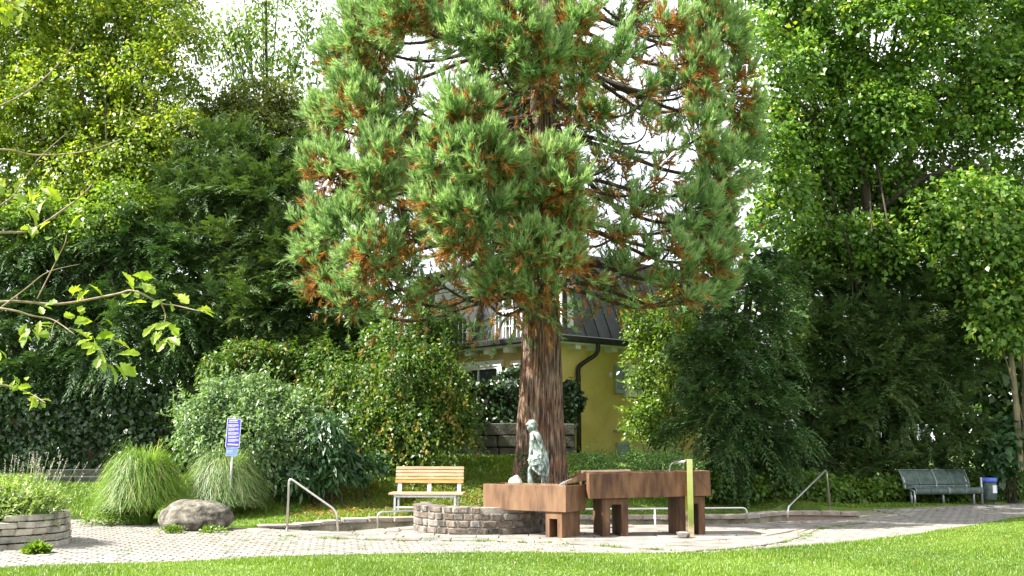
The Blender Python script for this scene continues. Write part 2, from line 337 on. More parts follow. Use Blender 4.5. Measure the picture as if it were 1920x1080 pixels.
def foliage(name, parts, mat_, parent):
    V = np.concatenate([p[0] for p in parts]); T = np.concatenate([p[1] for p in parts])
    o = link(name, poly_mesh(name, V, T, mat_), None, parent); o['kind'] = 'stuff'; return o
def limbs(mb, base, top, blobs, r0, n, seg=7, droop=0.0):
    base, top = Vector(base), Vector(top)
    pts = [base.lerp(top, t) + Vector((rnd.gauss(0, .06), rnd.gauss(0, .06), 0)) * (t > 0) for t in np.linspace(0, 1, 8)]
    mb.tube(pts, [r0 * (1.25 if i == 0 else 1) * (1 - .8 * i / 7) for i in range(8)], 10)
    for _ in range(n):
        b = rnd.choice(blobs); t = rnd.uniform(.25, .95); s = base.lerp(top, t)
        e = Vector(b[:3]) + Vector((rnd.uniform(-.7, .7) * b[3], rnd.uniform(-.7, .7) * b[4], rnd.uniform(-.4, .8) * b[5]))
        m = s.lerp(e, .5) + Vector((0, 0, (e - s).length * .12))
        r = r0 * .38 * (1 - .6 * t)
        mb.tube(catmull([s, m, e], 4), [r * (1 - .085 * i) for i in range(9)], 5)

# ------------------------------------------------------------------ terrain
def terrain(x, y):
    if y < 21: return .025
    hc = .03 + .10 * smooth(21, 21.8, y) + 1.15 * smooth(21.8, 27, y)
    hr = .025 + .32 * smooth(24.8, 28, y) * (1 - smooth(6.5, 8.6, x)) + .3 * smooth(28.5, 33, y)
    hl = .03 + .85 * smooth(22.2, 27, y)
    w = 1 - smooth(1.6, 4.6, x); wl = smooth(4.6, 7.5, -x)
    h = hr + (hc - hr) * w
    return h + (hl - h) * wl
def edge(pts, z=0.0): return [G(a, b, z).xy for a, b in pts]
front_edge = edge([(-420, 1086), (-200, 1079), (0, 1069), (130, 1064), (250, 1059), (380, 1055), (500, 1049), (600, 1045), (700, 1042), (850, 1041), (1000, 1040), (1170, 1041), (1340, 1040), (1400, 1036), (1460, 1031), (1530, 1026), (1600, 1020), (1680, 1010), (1762, 998), (1840, 985), (1920, 972), (2050, 960), (2250, 950)])
back_edge = edge([(2250, 934), (2050, 938), (1920, 942), (1840, 945), (1750, 950), (1680, 953), (1600, 955), (1540, 956), (1478, 955)]) + \
    [P(a, b, D).xy for a, b, D in ((1400, 958, 22.35), (1105, 960, 22.2), (950, 960, 21.9), (785, 961, 21.75), (640, 968, 21.5), (540, 977, 20.85))] + \
    edge([(450, 988), (330, 985), (285, 982), (235, 978), (190, 975), (160, 974), (120, 974), (0, 975), (-200, 977), (-420, 979)])
PL = [Vector(p) for p in front_edge + back_edge]
def inside(poly, x, y):
    c = False; n = len(poly); j = n - 1
    for i in range(n):
        xi, yi, xj, yj = poly[i][0], poly[i][1], poly[j][0], poly[j][1]
        if (yi > y) != (yj > y) and x < (xj - xi) * (y - yi) / (yj - yi) + xi: c = not c
        j = i
    return c
def inside_np(poly, x, y):
    c = np.zeros(len(x), bool); n = len(poly); j = n - 1
    for i in range(n):
        xi, yi_, xj, yj = poly[i][0], poly[i][1], poly[j][0], poly[j][1]
        if yi_ != yj: c ^= ((yi_ > y) != (yj > y)) & (x < (xj - xi) * (y - yi_) / (yj - yi_) + xi)
        j = i
    return c
def make_lawn():
    pts = list(PL); n = len(pts)
    edges = [(i, (i + 1) % n) for i in range(n)]
    big = [(-900, -60), (900, -60), (900, 1600), (-900, 1600)]
    pts += [Vector(b) for b in big]
    for gx in np.arange(-24, 24.1, .8):
        for gy in np.arange(9, 45, .8):
            x, y = gx + rnd.uniform(-.15, .15), gy + rnd.uniform(-.15, .15)
            if not inside(PL, x, y): pts.append(Vector((x, y)))
    for gx in np.arange(-9, 12, .35):
        for gy in np.arange(20.6, 29, .35):
            if not inside(PL, gx, gy): pts.append(Vector((gx + rnd.uniform(-.08, .08), gy + rnd.uniform(-.08, .08))))
    for a in np.linspace(0, 2 * math.pi, 24, endpoint=False):
        for r in (60, 120, 300): pts.append(Vector((r * math.cos(a), 20 + r * math.sin(a))))
    v, e, f, *_ = geometry.delaunay_2d_cdt(pts, edges, [], 0, 1e-4)
    F_ = []
    for t in f:
        cx = sum(v[i].x for i in t) / 3; cy = sum(v[i].y for i in t) / 3
        if not inside(PL, cx, cy): F_.append(tuple(t))
    mb = MB(); V = [(p.x, p.y, terrain(p.x, p.y)) for p in v]
    mb.add(V, F_)
    for i in range(n):                                            # skirt down to the hard surface
        a, b = PL[i], PL[(i + 1) % n]
        mb.add([(a.x, a.y, terrain(a.x, a.y)), (b.x, b.y, terrain(b.x, b.y)), (b.x, b.y, -.15), (a.x, a.y, -.15)], [(0, 1, 2, 3)])
    return struct(mb.build('lawn', M['lawn']))
make_lawn()

# ------------------------------------------------------------------ paved path, slabs, wading pool
inner_px = [(380, 989, 0), (440, 989.5, 0), (482, 991, 0), (560, 995, 0), (640, 998, 0), (700, 992, 0), (785, 985.5, 0), (900, 984, 0), (1105, 985, 0), (1250, 984.5, 0), (1400, 983, 0), (1470, 977, 0), (1540, 975, 0), (1612, 972.5, 0), (1665, 969, 0), (1700, 968, 0)]
inner = [G(a, b, z).xy for a, b, z in inner_px]
slab_front = edge([(380, 990), (430, 993), (500, 1003), (600, 1008), (700, 1012.5), (900, 1014), (1040, 1018), (1180, 1027), (1300, 1034), (1400, 1028), (1460, 1018), (1500, 1010), (1520, 998), (1545, 988), (1620, 981), (1690, 973), (1715, 969)])
def yi(x): return float(np.interp(x, [p.x for p in inner], [p.y for p in inner]))
def yf(x): return float(np.interp(x, [p.x for p in slab_front], [p.y for p in slab_front]))
pool_in = inner[2:14]                                             # left tip ... right tip
outer_px = [(482, 991, 20.45), (560, 984, 20.6), (640, 974, 21.2), (785, 966, 21.5), (950, 965, 21.7), (1105, 968, 22.0), (1400, 966, 22.2), (1466, 962, 23.3), (1540, 966, 23.25), (1612, 972.5, 23.1)]
pool_out = [P(a, b, D).xy for a, b, D in outer_px]
pool_poly = [Vector(p) for p in pool_in] + [Vector(p) for p in pool_out[::-1]][1:-1]
def make_bed():
    n1 = len(PL); pts = [p * 1.0 for p in PL]
    ctr = Vector((0, 20))
    pts = [p + (p - ctr).normalized() * .06 for p in pts]
    n2 = len(pool_poly); edges = [(i, (i + 1) % n1) for i in range(n1)] + [(n1 + i, n1 + (i + 1) % n2) for i in range(n2)]
    pts += pool_poly
    v, e, f, *_ = geometry.delaunay_2d_cdt(pts, edges, [], 0, 1e-4)
    mb = MB(); F_ = []
    for t in f:
        cx = sum(v[i].x for i in t) / 3; cy = sum(v[i].y for i in t) / 3
        if inside(PL, cx, cy) and not inside(pool_poly, cx, cy): F_.append(tuple(t))
    mb.add([(p.x, p.y, -.03) for p in v], F_)
    return struct(mb.build('paved_path', M['bed']))
bed = make_bed()
def stone_mesh(name, mat_, bev=.12, jit=.06, nvar=4, seed=0):
    "unit block meshes with chamfered, uneven edges; scaled per object"
    out = []; r = random.Random(seed)
    for k in range(nvar):
        bm = bmesh.new(); bmesh.ops.create_cube(bm, size=1)
        for v in bm.verts: v.co += Vector([r.uniform(-jit, jit) for _ in range(3)])
        bmesh.ops.bevel(bm, geom=bm.edges[:], offset=bev, segments=1, affect='EDGES')
        me = bpy.data.meshes.new(name); bm.to_mesh(me); bm.free(); me.materials.append(mat_); out.append(me)
    return out
def put(name, me, parent, loc, size, rz=0.0, rx=0.0, ry=0.0):
    o = bpy.data.objects.new(name, me); C.objects.link(o); o.parent = parent
    if parent.type == 'EMPTY': o.matrix_parent_inverse = Matrix.Translation(-parent.location)
    o.location = loc; o.scale = size; o.rotation_euler = (rx, ry, rz); return o
def make_pavers():
    ms = stone_mesh('paver', M['paver'], .05, .02, 5, 3)
    ang = math.radians(9); ca, sa = math.cos(ang), math.sin(ang); W, H = .215, .165; cells = []
    plant = G(45, 1000); 
    for j in range(-30, 110):
        for i in range(-120, 120):
            u, v = (i + (.5 if j % 2 else 0)) * W, j * H
            x, y = u * ca - v * sa, 15 + u * sa + v * ca
            if not (12 < y < 32 and abs(x) < 17) or not inside(PL, x, y): continue
            if inside(pool_poly, x, y): continue
            if slab_front[0].x < x < slab_front[-1].x and y > yf(x) - .05: continue
            if x < -5.6 and y > 21.0 - .0 and x > -9.8 and rnd.random() < .25: continue
            cells.append((x, y))
    cells.sort(key=lambda c: c[1])
    vis = [c for c in cells if abs(c[0]) < .48 * c[1]]
    first = set(vis[:300]); rest = MB()
    dz = lambda: rnd.uniform(-.004, .003)
    for c in cells:
        a = ang + rnd.gauss(0, .025); s = (W - rnd.uniform(.012, .03), H - rnd.uniform(.014, .034), .06)
        loc = (c[0] + rnd.gauss(0, .004), c[1] + rnd.gauss(0, .004), -.03 + dz())
        if c in first: put('paver', rnd.choice(ms), bed, loc, s, a, rnd.gauss(0, .012), rnd.gauss(0, .012))
        else:
            mw = Matrix.Translation(loc) @ Matrix.Rotation(a, 4, 'Z') @ Matrix.Diagonal((*s, 1))
            e = [(-.5, -.5), (.5, -.5), (.5, .5), (-.5, .5)]
            rest.add([mw @ Vector((a_, b_, .3)) for a_, b_ in e] + [mw @ Vector((a_ * .88, b_ * .88, .5)) for a_, b_ in e] + [mw @ Vector((a_, b_, -.5)) for a_, b_ in e], [(4, 5, 6, 7)] + [(k, (k + 1) % 4, 4 + (k + 1) % 4, 4 + k) for k in range(4)] + [(8 + k, 8 + (k + 1) % 4, (k + 1) % 4, k) for k in range(4)])
    o = rest.build('paver_field', M['paver'], bed); o['kind'] = 'stuff'
make_pavers()
def make_slabs():
    root = struct(MB().prism([(p[0], p[1]) for p in [(a.x, yf(a.x) + .0) for a in slab_front]] + [(x, yi(x) ) for x in np.linspace(slab_front[-1].x, slab_front[0].x, 40)], -.029, -.012).build('slab_terrace', M['bed']))
    x0, x1 = slab_front[0].x + .1, slab_front[-1].x - .05
    rows = 7
    for r in range(rows):
        x = x0
        while x < x1:
            w = rnd.uniform(.38, .85) * (1 if r else .8); xa, xb = x + .008, min(x + w - .008, x1)
            if xb - xa < .1: break
            def q(xx, t): a, b = yi(xx), yf(xx); return a + (b - a) * t
            t0, t1 = r / rows, (r + 1) / rows
            span = yi((xa + xb) / 2) - yf((xa + xb) / 2)
            if span > .05:
                merge = span < .9
                if merge and r > 0: x += w; continue
                if merge: t0, t1 = 0, 1
                g = .009 / max(span, .2)
                # a slab may not cover the paving's own joints: corners jitter a little
                top = rnd.uniform(.004, .014); mb = MB()
                pts = [(xa, q(xa, t1 - g)), (xb, q(xb, t1 - g)), (xb, q(xb, t0 + g)), (xa, q(xa, t0 + g))]
                pts = [(a + rnd.gauss(0, .006), b) for a, b in pts]
                mb.prism(pts, -.011, top); mb.build('slab', M['slab'], root, bevel=.004)
            x += w
make_slabs()
def make_pool():
    root = struct(MB().prism([(p.x, p.y) for p in pool_poly], -.62, -.55).build('wading_pool', M['poolwall']))
    def wall(line, z, mat_, name, out):
        mb = MB()
        for a, b in zip(line[:-1], line[1:]):
            a, b = Vector(a), Vector(b); d = (b - a).normalized(); nv = Vector((-d.y, d.x)) * out
            mb.prism([a, b, b + nv, a + nv] if out > 0 else [a, a + nv, b + nv, b], -.56, z)
        return mb.build(name, mat_, root)
    wall(pool_out[:8], .06, M['poolwall'], 'far_wall', .22)
    wall(pool_out[7:], .045, M['redwall'], 'end_wall', .20)
    wall(pool_in, -.03, M['poolwall'], 'near_wall', -.2)
    w = MB().prism([(p.x, p.y) for p in pool_poly], -.40, -.395).build('water_surface', M['water'], root)
    ms = stone_mesh('coping_stone', M['cope'], .07, .03, 4, 9)
    acc = pool_out
    for a, b in zip(acc[:-1], acc[1:]):
        a, b = Vector(a), Vector(b); L = (b - a).length; d = (b - a) / L; n = max(1, round(L / .52)); nv = Vector((-d.y, d.x))
        for k in range(n):
            c = a + d * (L * (k + .5) / n) + nv * .13
            zt = .035 + .07 * smooth(-4.7, -2.6, c.x); th = .05 + .035 * smooth(-4.7, -2.6, c.x)
            put('coping_stone', rnd.choice(ms), root, (c.x, c.y, zt - .0 + rnd.uniform(-.006, .006)), (L / n - .012, .34, th), math.atan2(d.y, d.x) + rnd.gauss(0, .01))
make_pool()

def grass_blades(name, regions, mat_, h, per_m2, parent=None, wid=.006):
    "regions: list of (test, x0, x1, y0, y1, density factor)"
    X = []; Y = []
    for test, x0, x1, y0, y1, k in regions:
        n = int((x1 - x0) * (y1 - y0) * per_m2 * k)
        x = rng.uniform(x0, x1, n); y = rng.uniform(y0, y1, n)
        keep = test(x, y); X.append(x[keep]); Y.append(y[keep])
    x = np.concatenate(X); y = np.concatenate(Y); n = len(x)
    z = np.array([terrain(a, b) for a, b in zip(x, y)]) - .005
    hh = h * rng.uniform(.5, 1.25, n) * (1 + .35 * np.sin(x * 1.7 + 2 * np.sin(y * 1.3)))
    a = rng.uniform(0, 2 * np.pi, n); lean = rng.uniform(.1, .8, n) * hh; b = a + rng.uniform(1, 2, n)
    w = wid * rng.uniform(.7, 1.5, n) * (y / 14)
    p = np.stack([x, y, z], 1); s = np.stack([np.cos(b), np.sin(b), 0 * b], 1) * w[:, None]
    tip = p + np.stack([np.cos(a) * lean, np.sin(a) * lean, hh], 1)
    V = np.stack([p - s, p + s, tip], 1)
    tone = rng.normal(.42, .2, n) + .16 * np.sin(x * .9 + 1.3 * np.sin(y * .8)) + .12 * np.sin(x * 3.7 + 2 * np.sin(y * 2.9)) * np.sin(y * 4.1)
    tone[rng.random(n) < .03] = 1
    o = link(name, poly_mesh(name, V, tone, mat_), None, parent); o['kind'] = 'stuff'
    return o
lawn_o = bpy.data.objects['lawn']
out_pl = lambda x, y: ~inside_np(PL, x, y) & (np.abs(x) < .56 * y + .3)
grass_blades('grass_blades', [(lambda x, y: out_pl(x, y), -9, 9, 12.2, 19.6, 1.0), (lambda x, y: out_pl(x, y) & (y < 24), 7, 14, 16, 27, .7)], M['l_grass'], .038, 2700, lawn_o)
grass_blades('rear_grass_blades', [(lambda x, y: out_pl(x, y), -12.5, 3.2, 20.6, 27, 1.0), (lambda x, y: out_pl(x, y), 3.2, 14, 22, 31, .8)], M['l_grass'], .06, 1100, lawn_o, .008)
# fringe leaning over the paving edge and moss in the joints
def joint_tufts():
    X, Y = [], []
    for a, b in zip(front_edge[:-1], front_edge[1:]):
        n = int((b - a).length * 260)
        for _ in range(n):
            t = rnd.random(); p = a.lerp(b, t); X.append(p.x + rnd.gauss(0, .03)); Y.append(p.y + rnd.gauss(.0, .04))
    for _ in range(60):
        i = rnd.randrange(2, len(slab_front) - 3); p = slab_front[i].lerp(slab_front[i + 1], rnd.random())
        k = rnd.randint(8, 40)
        for _ in range(k): X.append(p.x + rnd.gauss(0, .07)); Y.append(p.y - .02 + rnd.gauss(0, .02))
    for _ in range(70):
        x = rnd.uniform(-6, 7); y = rnd.uniform(16, 19.5)
        if not inside(PL, x, y): continue
        for _ in range(rnd.randint(4, 14)): X.append(x + rnd.gauss(0, .05)); Y.append(y + rnd.gauss(0, .012))
    x = np.array(X); y = np.array(Y); n = len(x)
    z = np.zeros(n) - .004; h = rng.uniform(.015, .05, n); a = rng.uniform(0, 6.28, n)
    p = np.stack([x, y, z], 1); s = np.stack([np.cos(a), np.sin(a), 0 * a], 1) * .008
    tip = p + np.stack([rng.normal(0, .02, n), rng.normal(0, .02, n), h], 1)
    o = link('joint_grass', poly_mesh('joint_grass', np.stack([p - s, p + s, tip], 1), rng.normal(.45, .2, n), M['l_grass']), None, bed); o['kind'] = 'stuff'
joint_tufts()
def litter():
    n = 5200
    x = np.concatenate([rng.uniform(-4.5, 1.5, n), rng.uniform(-7, 12, 300)]); y = np.concatenate([rng.normal(23.2, 1.1, n), rng.uniform(14, 27, 300)])
    k = np.array([(not inside(PL, a, b)) and b > 13 for a, b in zip(x, y)]); x, y = x[k], y[k]; n = len(x)
    z = np.array([terrain(a, b) for a, b in zip(x, y)]) + rng.uniform(.012, .05, n)
    ax = rng.normal(size=(n, 3)); ax[:, 2] *= .25
    V = leaf_quads(np.stack([x, y, z], 1), ax, np.tile([0, 0, 1.0], (n, 1)) + rng.normal(size=(n, 3)) * .3, rng.uniform(.04, .11, n), rng.uniform(.012, .03, n))
    o = link('fallen_needles', poly_mesh('fallen_needles', V, rng.random(n), M['l_dead']), None, lawn_o); o['kind'] = 'stuff'
litter()
def path_leaves():
    n = 420; x = rng.uniform(-8, 12, n); y = rng.uniform(14.5, 27, n); k = inside_np(PL, x, y) & ~inside_np(pool_poly, x, y); x, y = x[k], y[k]; n = len(x)
    ax = rng.normal(size=(n, 3)); ax[:, 2] *= .1
    V = leaf_quads(np.stack([x, y, rng.uniform(.016, .022, n)], 1), ax, np.tile([0, 0, 1.0], (n, 1)) + rng.normal(size=(n, 3)) * .15, rng.uniform(.03, .075, n), rng.uniform(.015, .04, n))
    o = link('fallen_leaves', poly_mesh('fallen_leaves', V, rng.random(n), M['l_dead']), None, bed); o['kind'] = 'stuff'
path_leaves()

# ------------------------------------------------------------------ house
def house():
    Cn = Vector((1.15, 30.0)); dl = Vector((-.66, .751)); dr = Vector((.751, .66)); zb, ze = 1.0, 4.36
    root = thing('yellow_house', 'yellow rendered house with dark standing-seam mansard roof behind the thick trunk', 'house', (Cn.x, Cn.y, zb))
    Ll, Lr = 7.0, 8.0
    fl = lambda u, z, o=0.0: Vector((*(Cn + dl * u - Vector((dl.y, -dl.x)) * 0 + Vector((-.751, -.66)) * o), z))   # left facade, o = outwards
    fr = lambda u, z, o=0.0: Vector((*(Cn + dr * u + Vector((.66, -.751)) * o), z))                              # right facade
    def quadbox(f, u0, u1, z0, z1, o0, o1):
        v = [f(u, z, o) for o in (o0, o1) for u, z in ((u0, z0), (u1, z0), (u1, z1), (u0, z1))]
        return MB().add(v, [(0, 1, 2, 3), (7, 6, 5, 4), (0, 4, 5, 1), (1, 5, 6, 2), (2, 6, 7, 3), (3, 7, 4, 0)])
    def pt(f, px, py):                                            # facade coordinate seen at a pixel
        a = Vector((0, 0, CAM_Z)); b = P(px, py, 10)
        d = b - a; n = Vector((-.751, -.66, 0)) if f is fl else Vector((.66, -.751, 0))
        p = a + d * ((f(0, 0) - a).dot(n) / d.dot(n)); dirv = dl if f is fl else dr
        return (p.xy - Cn).dot(dirv), p.z
    # walls: right facade yellow, left facade ochre
    quadbox(fr, 0, Lr, zb, ze, -.3, 0).build('wall', M['yellow'], root)
    quadbox(fl, .31, Ll, zb, ze, -.3, 0).build('wall', M['ochre'], root)
    quadbox(lambda u, z, o=0: fl(u, z, o), Ll, Ll + .3, zb, ze, -8, 0).build('wall', M['ochre'], root)
    quadbox(fr, .05, .32, zb, ze - .02, .0, .03).build('corner_pilaster', M['ochre'], root)
    # eaves board, gutter
    quadbox(fr, -.45, Lr, ze, ze + .10, -.3, .42).build('eaves_soffit', M['white'], root)
    quadbox(fl, -.40, Ll, ze + .002, ze + .102, -.3, .42).build('eaves_soffit', M['white'], root)
    quadbox(fr, -.60, Lr, ze + .04, ze + .23, .423, .57).build('gutter', M['blackmetal'], root, bevel=.03)
    quadbox(fl, -.42, Ll, ze + .04, ze + .23, .423, .57).build('gutter', M['blackmetal'], root, bevel=.03)
    for u in (.55, 1.3, 2.05, 2.8):
        quadbox(fr, u, u + .22, ze - .13, ze - .001, .002, .36).build('corbel', M['white'], root)
    for u in (.7, 1.5, 2.4, 3.3, 4.2):
        quadbox(fl, u, u + .22, ze - .16, ze - .001, .002, .36).build('corbel', M['white'], root)
    # mansard
    H, inn = 2.9, .75
    rmb = MB()
    a0, a1, a2 = fr(-.4, ze + .11, .4), fr(Lr, ze + .11, .4), fr(Lr, ze + H, -inn)
    apex = Vector((*(Cn + (dl + dr) * inn), ze + H)); b1, b2 = fl(Ll, ze + .11, .4), fl(Ll, ze + H, -inn)
    a0 = Vector((*(Cn - (dl + dr) * .4), ze + .11))
    far = Vector((*(Cn + dl * Ll + dr * Lr), ze + H + .6))
    rmb.add([a0, a1, a2, apex, b1, b2, far], [(0, 1, 2, 3), (4, 0, 3, 5), (3, 2, 6, 5)])
    roof = rmb.build('roof', M['roofmetal'], root)
    for k in range(1, 15):
        u = k * .52
        p, q = fr(u, ze + .11, .4), fr(max(u, inn), ze + H, -inn)
        q = Vector((*(Cn + dr * u), 0)); q = fr(u, ze + H, -inn)
        if u > .8: MB().tube([p, q], .022, 4).build('standing_seam', M['blackmetal'], roof)
        p, q = fl(u, ze + .11, .4), fl(u, ze + H, -inn)
        if .8 < u < 6.6: MB().tube([p, q], .022, 4).build('standing_seam', M['blackmetal'], roof)
    # white corner board of the dormer by the trunk
    u0, z0 = pt(fr, 1054, 640); u1, _ = pt(fr, 1064, 640)
    dm = quadbox(fr, u0 - .25, u1, ze + .16, ze + 2.75, -1.2, .25); dm.build('dormer', M['white'], root)
    quadbox(fr, u0 - .2, u0 - .05, ze + .4, ze + 2.2, .252, .27).build('dormer_pane', M['glass'], root)
    # french window with railing on the left roof slope
    def window(f, pxa, pxb, pya, pyb, o=.0, bars=1, frame=M['white'], name='window', off=.0, depth=.10, cross=True):
        (ua, za), (ub, zb_) = pt(f, pxa, pya), pt(f, pxb, pyb); u0, u1 = sorted((ua, ub)); z0, z1 = sorted((za, zb_))
        w = MB(); t = .075
        for q in ((u0, u1, z1 - t, z1), (u0, u1, z0, z0 + t), (u0, u0 + t, z0 + t, z1 - t), (u1 - t, u1, z0 + t, z1 - t)):
            b = quadbox(f, q[0], q[1], q[2], q[3], off - .02, off + depth); w.add(b.v, b.f)
        wo_ = w.build(name, frame, root)
        quadbox(f, u0 + t, u1 - t, z0 + t, z1 - t, off - .01, off + depth * .3).build('pane', M['glass'], wo_)
        g = MB()
        for k in range(1, bars + 1):
            u = u0 + (u1 - u0) * k / (bars + 1); b = quadbox(f, u - .025, u + .025, z0 + t, z1 - t, off + depth * .32, off + depth * .8); g.add(b.v, b.f)
        if cross:
            for zz in (.4, .7):
                z = z0 + (z1 - z0) * zz; b = quadbox(f, u0 + t, u1 - t, z - .02, z + .02, off + depth * .31, off + depth * .78); g.add(b.v, b.f)
        if g.v: g.build('glazing_bar', frame, wo_)
        return wo_, (u0, u1, z0, z1)
    w1, r1 = window(fl, 957, 1010, 560, 645, off=.22, bars=2)
    quadbox(fl, r1[0] - .05, r1[1] + .05, ze + .12, ze + 2.2, -.9, .2).build('dormer_cheek', M['roofmetal'], root)
    rail = MB(); u0, u1 = r1[0] - .1, r1[1] + .1; zt = r1[2] + 1.0
    rail.tube([fl(u0, zt, .5), fl(u1, zt, .5)], .018, 5); rail.tube([fl(u0, r1[2] + .1, .5), fl(u1, r1[2] + .1, .5)], .015, 5)
    for k in range(10):
        u = u0 + (u1 - u0) * k / 9; rail.tube([fl(u, r1[2] + .1, .5), fl(u, zt, .5)], .012, 4)
    rail.build('balustrade', M['white'], root)
    # big dormer with roller blind, far left
    (ua, zlo), (ub, zhi) = pt(fl, 892, 655), pt(fl, 830, 545)
    dd = quadbox(fl, ua, ub, ze + .13, zhi + .25, -1.2, .30); dd.build('dormer', M['white'], root)
    blind = thing_part = None
    bl = root
    n = 26; zt = zhi + .1; zb2 = ze + 1.0
    for k in range(n):
        z = zb2 + (zt - zb2) * k / n
        quadbox(fl, ua + .1, ub - .1, z + .004, z + (zt - zb2) / n - .012, .302, .33).build('blind_slat', M['white'], root)
    quadbox(fl, ua + .1, ub - .1, ze + .3, zb2, .302, .31).build('dormer_pane', M['glass'], root)
    g = MB()
    for k in range(8):
        u = ua + .12 + (ub - ua - .24) * k / 7; g.tube([fl(u, ze + .25, .42), fl(u, zb2 + .05, .42)], .016, 4)
    g.tube([fl(ua + .05, zb2 + .06, .42), fl(ub - .05, zb2 + .06, .42)], .02, 5); g.build('balustrade', M['white'], root)
    # ground-floor windows, left facade
    w2, r2 = window(fl, 938, 862, 686, 800, off=.0, bars=1, depth=.09, cross=False)
    quadbox(fl, r2[0] - .16, r2[1] + .16, r2[3], r2[3] + .17, .002, .12).build('lintel', M['white'], root)
    quadbox(fl, r2[0] - .16, r2[0] - .002, r2[2], r2[3] - .002, .002, .10).build('window_surround', M['white'], root)
    w3, r3 = window(fl, 1010, 968, 682, 800, off=.0, bars=0, depth=.09, cross=False)
    quadbox(fl, r3[0] - .1, r3[1] + .14, r3[3], r3[3] + .14, .002, .11).build('lintel', M['white'], root)
    (ua, za), (ub, zb3) = pt(fl, 966, 690), pt(fl, 949, 800)
    def shutter(f, ua, ub, z0, z1, o=.03):
        u0, u1 = sorted((ua, ub)); fr_ = MB()
        for q in ((u0, u1, z1 - .08, z1), (u0, u1, z0, z0 + .08), (u0, u0 + .07, z0 + .08, z1 - .08), (u1 - .07, u1, z0 + .08, z1 - .08)):
            b = quadbox(f, *q, o, o + .05); fr_.add(b.v, b.f)
        so = fr_.build('shutter', M['shutter'], root); nn = max(5, int((z1 - z0) / .09))
        sl = MB()
        for k in range(nn):
            z = z0 + .08 + (z1 - z0 - .16) * k / nn
            v = [f(u, z + dz, o + oo) for u in (u0 + .07, u1 - .07) for dz, oo in ((.0, .045), (.07, .008), (.078, .014), (.008, .05))]
            sl.add(v, [(0, 1, 2, 3), (7, 6, 5, 4), (0, 4, 5, 1), (1, 5, 6, 2), (2, 6, 7, 3), (3, 7, 4, 0)])
        sl.build('louvre', M['shutter'], so)
    shutter(fl, ua, ub, zb3, za)
    # right facade: window with open shutter, lamp, cellar vent, downpipe
    w4, r4 = window(fr, 1172, 1208, 690, 738, off=.0, bars=1, depth=.08, cross=True)
    (ua, za), (ub, zb3) = pt(fr, 1150, 684), pt(fr, 1170, 738)
    shutter(fr, ua, ub, zb3, za); shutter(fr, r4[1] + .05, r4[1] + .45, zb3, za)
    quadbox(fr, r4[0] - .12, r4[1] + .12, r4[2] - .12, r4[2] - .002, .002, .13).build('window_sill', M['white'], root)
    quadbox(fr, r4[0] - .1, r4[1] + .1, r4[3] + .002, r4[3] + .12, .002, .08).build('lintel', M['white'], root)
    u, z = pt(fr, 1142, 703); quadbox(fr, u - .04, u + .04, z - .07, z + .07, .002, .09).build('wall_lamp', M['white'], root, bevel=.015)
    (ua, za), (ub, zb3) = pt(fr, 1154, 830), pt(fr, 1180, 850)
    shutter(fr, ua, ub, zb3 - .2, za)
    (ua, za), (ub, zb3) = pt(fr, 1150, 806), pt(fr, 1195, 809)
    quadbox(fr, ua, ub, zb3 - .02, za, .002, .10).build('ledge', M['shutter'], root)
    ud, _ = pt(fr, 1080, 730); ue, _ = pt(fr, 1098, 655)
    pipe = catmull([fr(ue, ze + .10, .50), fr(ue, ze - .12, .50), fr(ue - .05, ze - .28, .42), fr((ud + ue) / 2, ze - .42, .28), fr(ud, ze - .62, .13), fr(ud, ze - .9, .11)], 4) + [fr(ud, zb - .3, .11)]
    MB().tube(pipe, .065, 10).build('downpipe', M['blackmetal'], root, smooth=True)
house()

